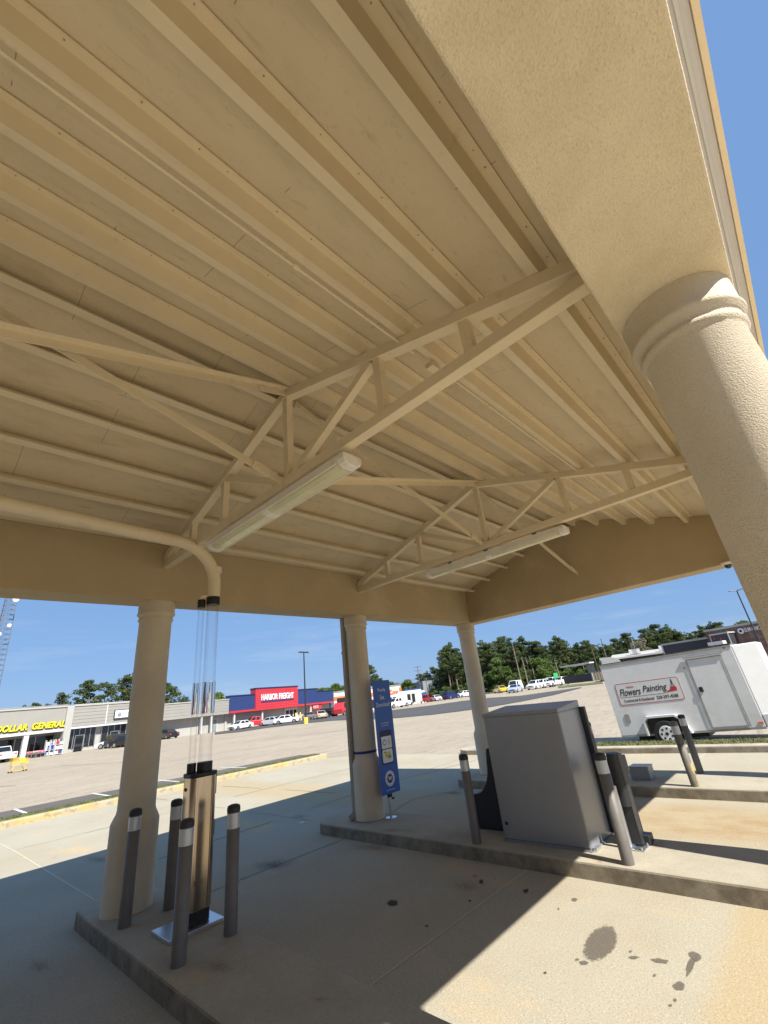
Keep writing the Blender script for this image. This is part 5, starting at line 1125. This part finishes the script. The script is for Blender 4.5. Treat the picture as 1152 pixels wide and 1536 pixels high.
def round_kind(seed, H, wide, n, m='leaf', name='broadleaf_tree', cat='tree', size=.33, low=.25):
    q = random.Random(seed); cl = []; t = thing(name, (0, 0, 0), 0, '', cat); tb = MB(); tb.tube([(0, 0, -.3), (.1, 0, H*.35), (.0, .1, H*.8)], [.22, .16, .05], 8)
    for k in range(26):
        a = q.uniform(0, 6.28); u = q.random(); z = H*(low+(.93-low)*u); rad = wide*math.sin((.18+.78*u)*math.pi)**.6*q.uniform(.3, .95)
        e = (rad*math.cos(a), rad*math.sin(a), z); s = wide*q.uniform(.22, .42); cl.append((*e, s, s, s*.75)); tb.tube([(0, 0, z*.7), e], [.06, .02], 5)
    tb.build('trunk', M['bark'], t); me = leafmesh('crown', seed, cl, n, size, M[m]); o = bpy.data.objects.new('crown', me); COL.objects.link(o); o.parent = t; return t
PK = [pine_kind(1, 18, 8, 3.6, 3400), pine_kind(2, 18, 10, 3.2, 2600), pine_kind(3, 18, 6, 4.0, 4200), pine_kind(4, 18, 9, 3.8, 3000), pine_kind(5, 18, 11.5, 3.6, 1500)]
RK = [round_kind(11, 10, 4.2, 4200), round_kind(12, 10, 3.6, 3600, low=.1), round_kind(13, 10, 4.6, 4600)]
DK = round_kind(21, 10, 4.2, 3000, 'dry', size=.3)
used = set()
def tree(kind, px, py_top, Z, label, rot=None, wid=1, group=None, cat=None):
    base = at(px, 1060, Z)
    # slide along the bearing so the top sits on the sight line
    p = at(px, py_top, Z); g_ = gz(p.x, p.y)
    h = p.z-g_
    if id(kind) in used: o = copy_tree(kind)
    else: o = kind; used.add(id(kind))
    H0 = 18 if kind in PK else 10.2
    s = h/H0; o.scale = (s*wid, s*wid, s); o.location = (p.x, p.y, g_); o.rotation_euler = (0, 0, rnd.uniform(0, 6.28) if rot is None else rot)
    o['label'] = label
    if group: o['group'] = group
    return o
# behind the left stores
left = [(-5, 1066, 112, 4), (12, 1070, 112, 1), (36, 1060, 112, 0), (52, 1057, 114, 3), (72, 1058, 108, 1), (94, 1042, 106, 4), (110, 1060, 110, 2), (136, 1024, 104, 3), (160, 1026, 108, 4), (190, 1016, 104, 4), (204, 1012, 106, 3), (256, 1030, 108, 4), (275, 1045, 116, 0), (246, 1024, 110, 1)]
ll = ['airy pine above the far left end of the discount store', 'small pine above the discount store left end', 'pine above the letters of the discount store', 'pine behind the white roof dish of the discount store', 'low pine over the right half of the discount store', 'spiky pine above the store pier', 'dense low pine just right of the store pier', 'tall full pine above the grey strip building', 'tall thin pine in the middle above the grey strip building', 'pine against the left edge of the left column', 'tallest pine, mostly hidden behind the left column', 'open pine right of the left column', 'low tree behind the clear tubes', 'pine crown peeking from behind the left column on its right']
for (px, py, Z, k), lab in zip(left, ll): tree(PK[k], px, py, Z, lab, wid=1.15)
for px, py, Z, k, lab in ((325, 1039, 118, 0, 'rounded green tree above the low siding left of the tool store'), (302, 1050, 120, 1, 'low green tree behind the clear tubes above the siding'), (487, 1027, 150, 2, 'distant green tree right of the tool store roof'), (499, 1026, 152, 0, 'distant green tree between the tool store and the middle column'), (514, 1027, 150, 1, 'distant green tree touching the middle column'),
                          (588, 1022, 160, 0, 'light green tree just right of the banner top'), (601, 1020, 158, 2, 'broad light green tree above the parts store'), (612, 1018, 156, 1, 'green tree left of the crossarm utility pole')):
    tree(RK[k], px, py, Z, lab, wid=1.1)
for px, py, Z, k, lab in ((551, 1000, 140, 3, 'pine just right of the middle column'), (566, 1013, 150, 1, 'small pointed pine above the banner'), (650, 1002, 165, 3, 'dark pine behind the blue store'), (660, 1004, 160, 0, 'dark pine above the navy vehicle'), (630, 1012, 170, 2, 'dark tree behind the crossarm utility pole'), (641, 1008, 168, 0, 'dark tree left of the blue store roof')):
    tree(PK[k], px, py, Z, lab, wid=1.25)
tree(RK[1], 649, 1029, 128, 'small yellow green tree before the blue store', wid=.9); tree(RK[0], 680, 1028, 132, 'small light tree at the right end of the blue store', wid=.9)
# the wood on the right
top = [(668, 972), (676, 966), (684, 976), (694, 985), (724, 964), (735, 966), (748, 960), (757, 958), (768, 970), (781, 958), (792, 966), (803, 962), (815, 970), (830, 958), (842, 962), (855, 975), (866, 966), (878, 962), (888, 968), (900, 970), (912, 968), (925, 958), (938, 950), (950, 962), (965, 945), (978, 938), (990, 942), (1002, 938), (1014, 945), (1030, 958), (1048, 940), (1062, 934), (1075, 936), (1090, 958)]
q = random.Random(5)
G = 'pines of the wood beyond the lot'
for i, (px, py) in enumerate(top):
    tree(PK[q.choice((0, 0, 2, 2, 3, 1))], px+q.uniform(-2, 2), py+q.uniform(-2, 2), q.uniform(128, 142), 'tall dark pine in the dense wood beyond the lot', wid=1.2, group=G)
for i in range(44):
    px = 664+i*8.4; j = min(range(len(top)), key=lambda k: abs(top[k][0]-px)); tree(PK[q.choice((0, 2, 2, 3))], px, top[j][1]+q.uniform(6, 22), q.uniform(140, 158), 'tall dark pine in the dense wood beyond the lot', wid=1.3, group=G)
G2 = 'leafy trees at the foot of the wood'
for i in range(26):
    px = 672+i*9.5+q.uniform(-3, 3); hz_ = 1119-.1183*px
    tree(RK[q.choice((0, 1, 2))], px, hz_-q.uniform(8, 26), q.uniform(124, 132), 'bushy green tree at the foot of the wood beyond the lot', wid=1.3, group=G2)
for px, py, Z, k, lab in ((744, 985, 122, 1, 'bright green slender tree left of the white van before the wood'), (757, 1000, 120, 0, 'bright green bushy tree over the yellow car'), (806, 982, 119, 2, 'light green spreading tree above the leftmost white vehicles'), (818, 990, 121, 0, 'light green tree right above the white parked row'), (1108, 930, 120, 1, 'leafy tree top above the brick restaurant'), (899, 990, 97, 1, 'narrow bright green vine covered tree beside the grey block')):
    tree(RK[k], px, py, Z, lab, wid=(.9 if px != 899 else .35))
tree(DK, 955, 958, 118, 'pale dry leafed tree in front of the dark pines', wid=.95)
for k, (px, py, Z) in enumerate(((783, 985, 118), (789, 985, 119), (795, 985, 118), (833, 990, 117), (717, 995, 118), (769, 965, 117))):
    p = at(px, py, Z); g_ = gz(p.x, p.y); t = thing('bare_trunk', (p.x, p.y, g_), 0, ['left trunk of the three pale bare trunks before the wood', 'middle trunk of the three pale bare trunks before the wood', 'right trunk of the three pale bare trunks before the wood', 'bare pale trunk above the third white vehicle', 'bare trunk at the right edge of the far column', 'tall pale dead trunk above the white van'][k], 'tree trunk', 'pale bare trunks before the wood'); h = p.z-g_
    MB().tube([(0, 0, -.2), (.15, .1, h*.5), (.0, .2, h)], [.20, .15, .06], 8).tube([(.1, .1, h*.7), (1.0, .4, h*.9)], [.05, .02], 5).build('trunk', M['bark'], t)
# undergrowth shade mass at the wood's foot so no daylight shows through
def mass(name, pxs, Z, h0, h1, n, m, lab, seed):
    cl = []; q = random.Random(seed)
    for px in pxs:
        p = at(px, 1030, Z+q.uniform(-3, 3)); g_ = gz(p.x, p.y)
        for k in range(3): cl.append((p.x+q.uniform(-1.5, 1.5), p.y+q.uniform(-1.5, 1.5), g_+q.uniform(h0, h1), 2.6, 2.6, 1.8))
    me = leafmesh(name, seed, cl, n, .45, M[m]); o = bpy.data.objects.new(name, me); COL.objects.link(o); return tag(o, lab, 'undergrowth', kind='stuff')
mass('undergrowth', list(np.arange(662, 1110, 4.0)), 150, .5, 9, 26000, 'pine', 'dark tangled undergrowth filling the wood between the trunks', 3)
mass('undergrowth', list(np.arange(-20, 300, 7.0)), 130, .5, 4, 9000, 'pine', 'dark undergrowth behind the left stores', 4)
# grass edge and pale kerb before the wood
def band(name, pts, d0, d1, m, off):
    vs = []
    for px, py, Z in pts:
        for dz_ in (d0, d1):
            p = at(px, py, Z+dz_); vs.append((p.x, p.y, gz(p.x, p.y)+off))
    mb = MB(); mb.add(vs, [(2*i, 2*i+2, 2*i+3, 2*i+1) for i in range(len(pts)-1)]); return tag(mb.build(name, m), kind='structure')
PB = [(px, 1035, 112) for px in (700, 740, 780, 820, 850)]
band('grass_verge', PB, 0, 14, M['grassmat'], .12); band('verge_kerb', PB, -.6, 0, M['kerb'], .14)
band('grass_verge', [(838, 1033, 88), (860, 1032, 86), (880, 1031, 84), (905, 1027, 82)], -3, 8, M['grassmat'], .05)
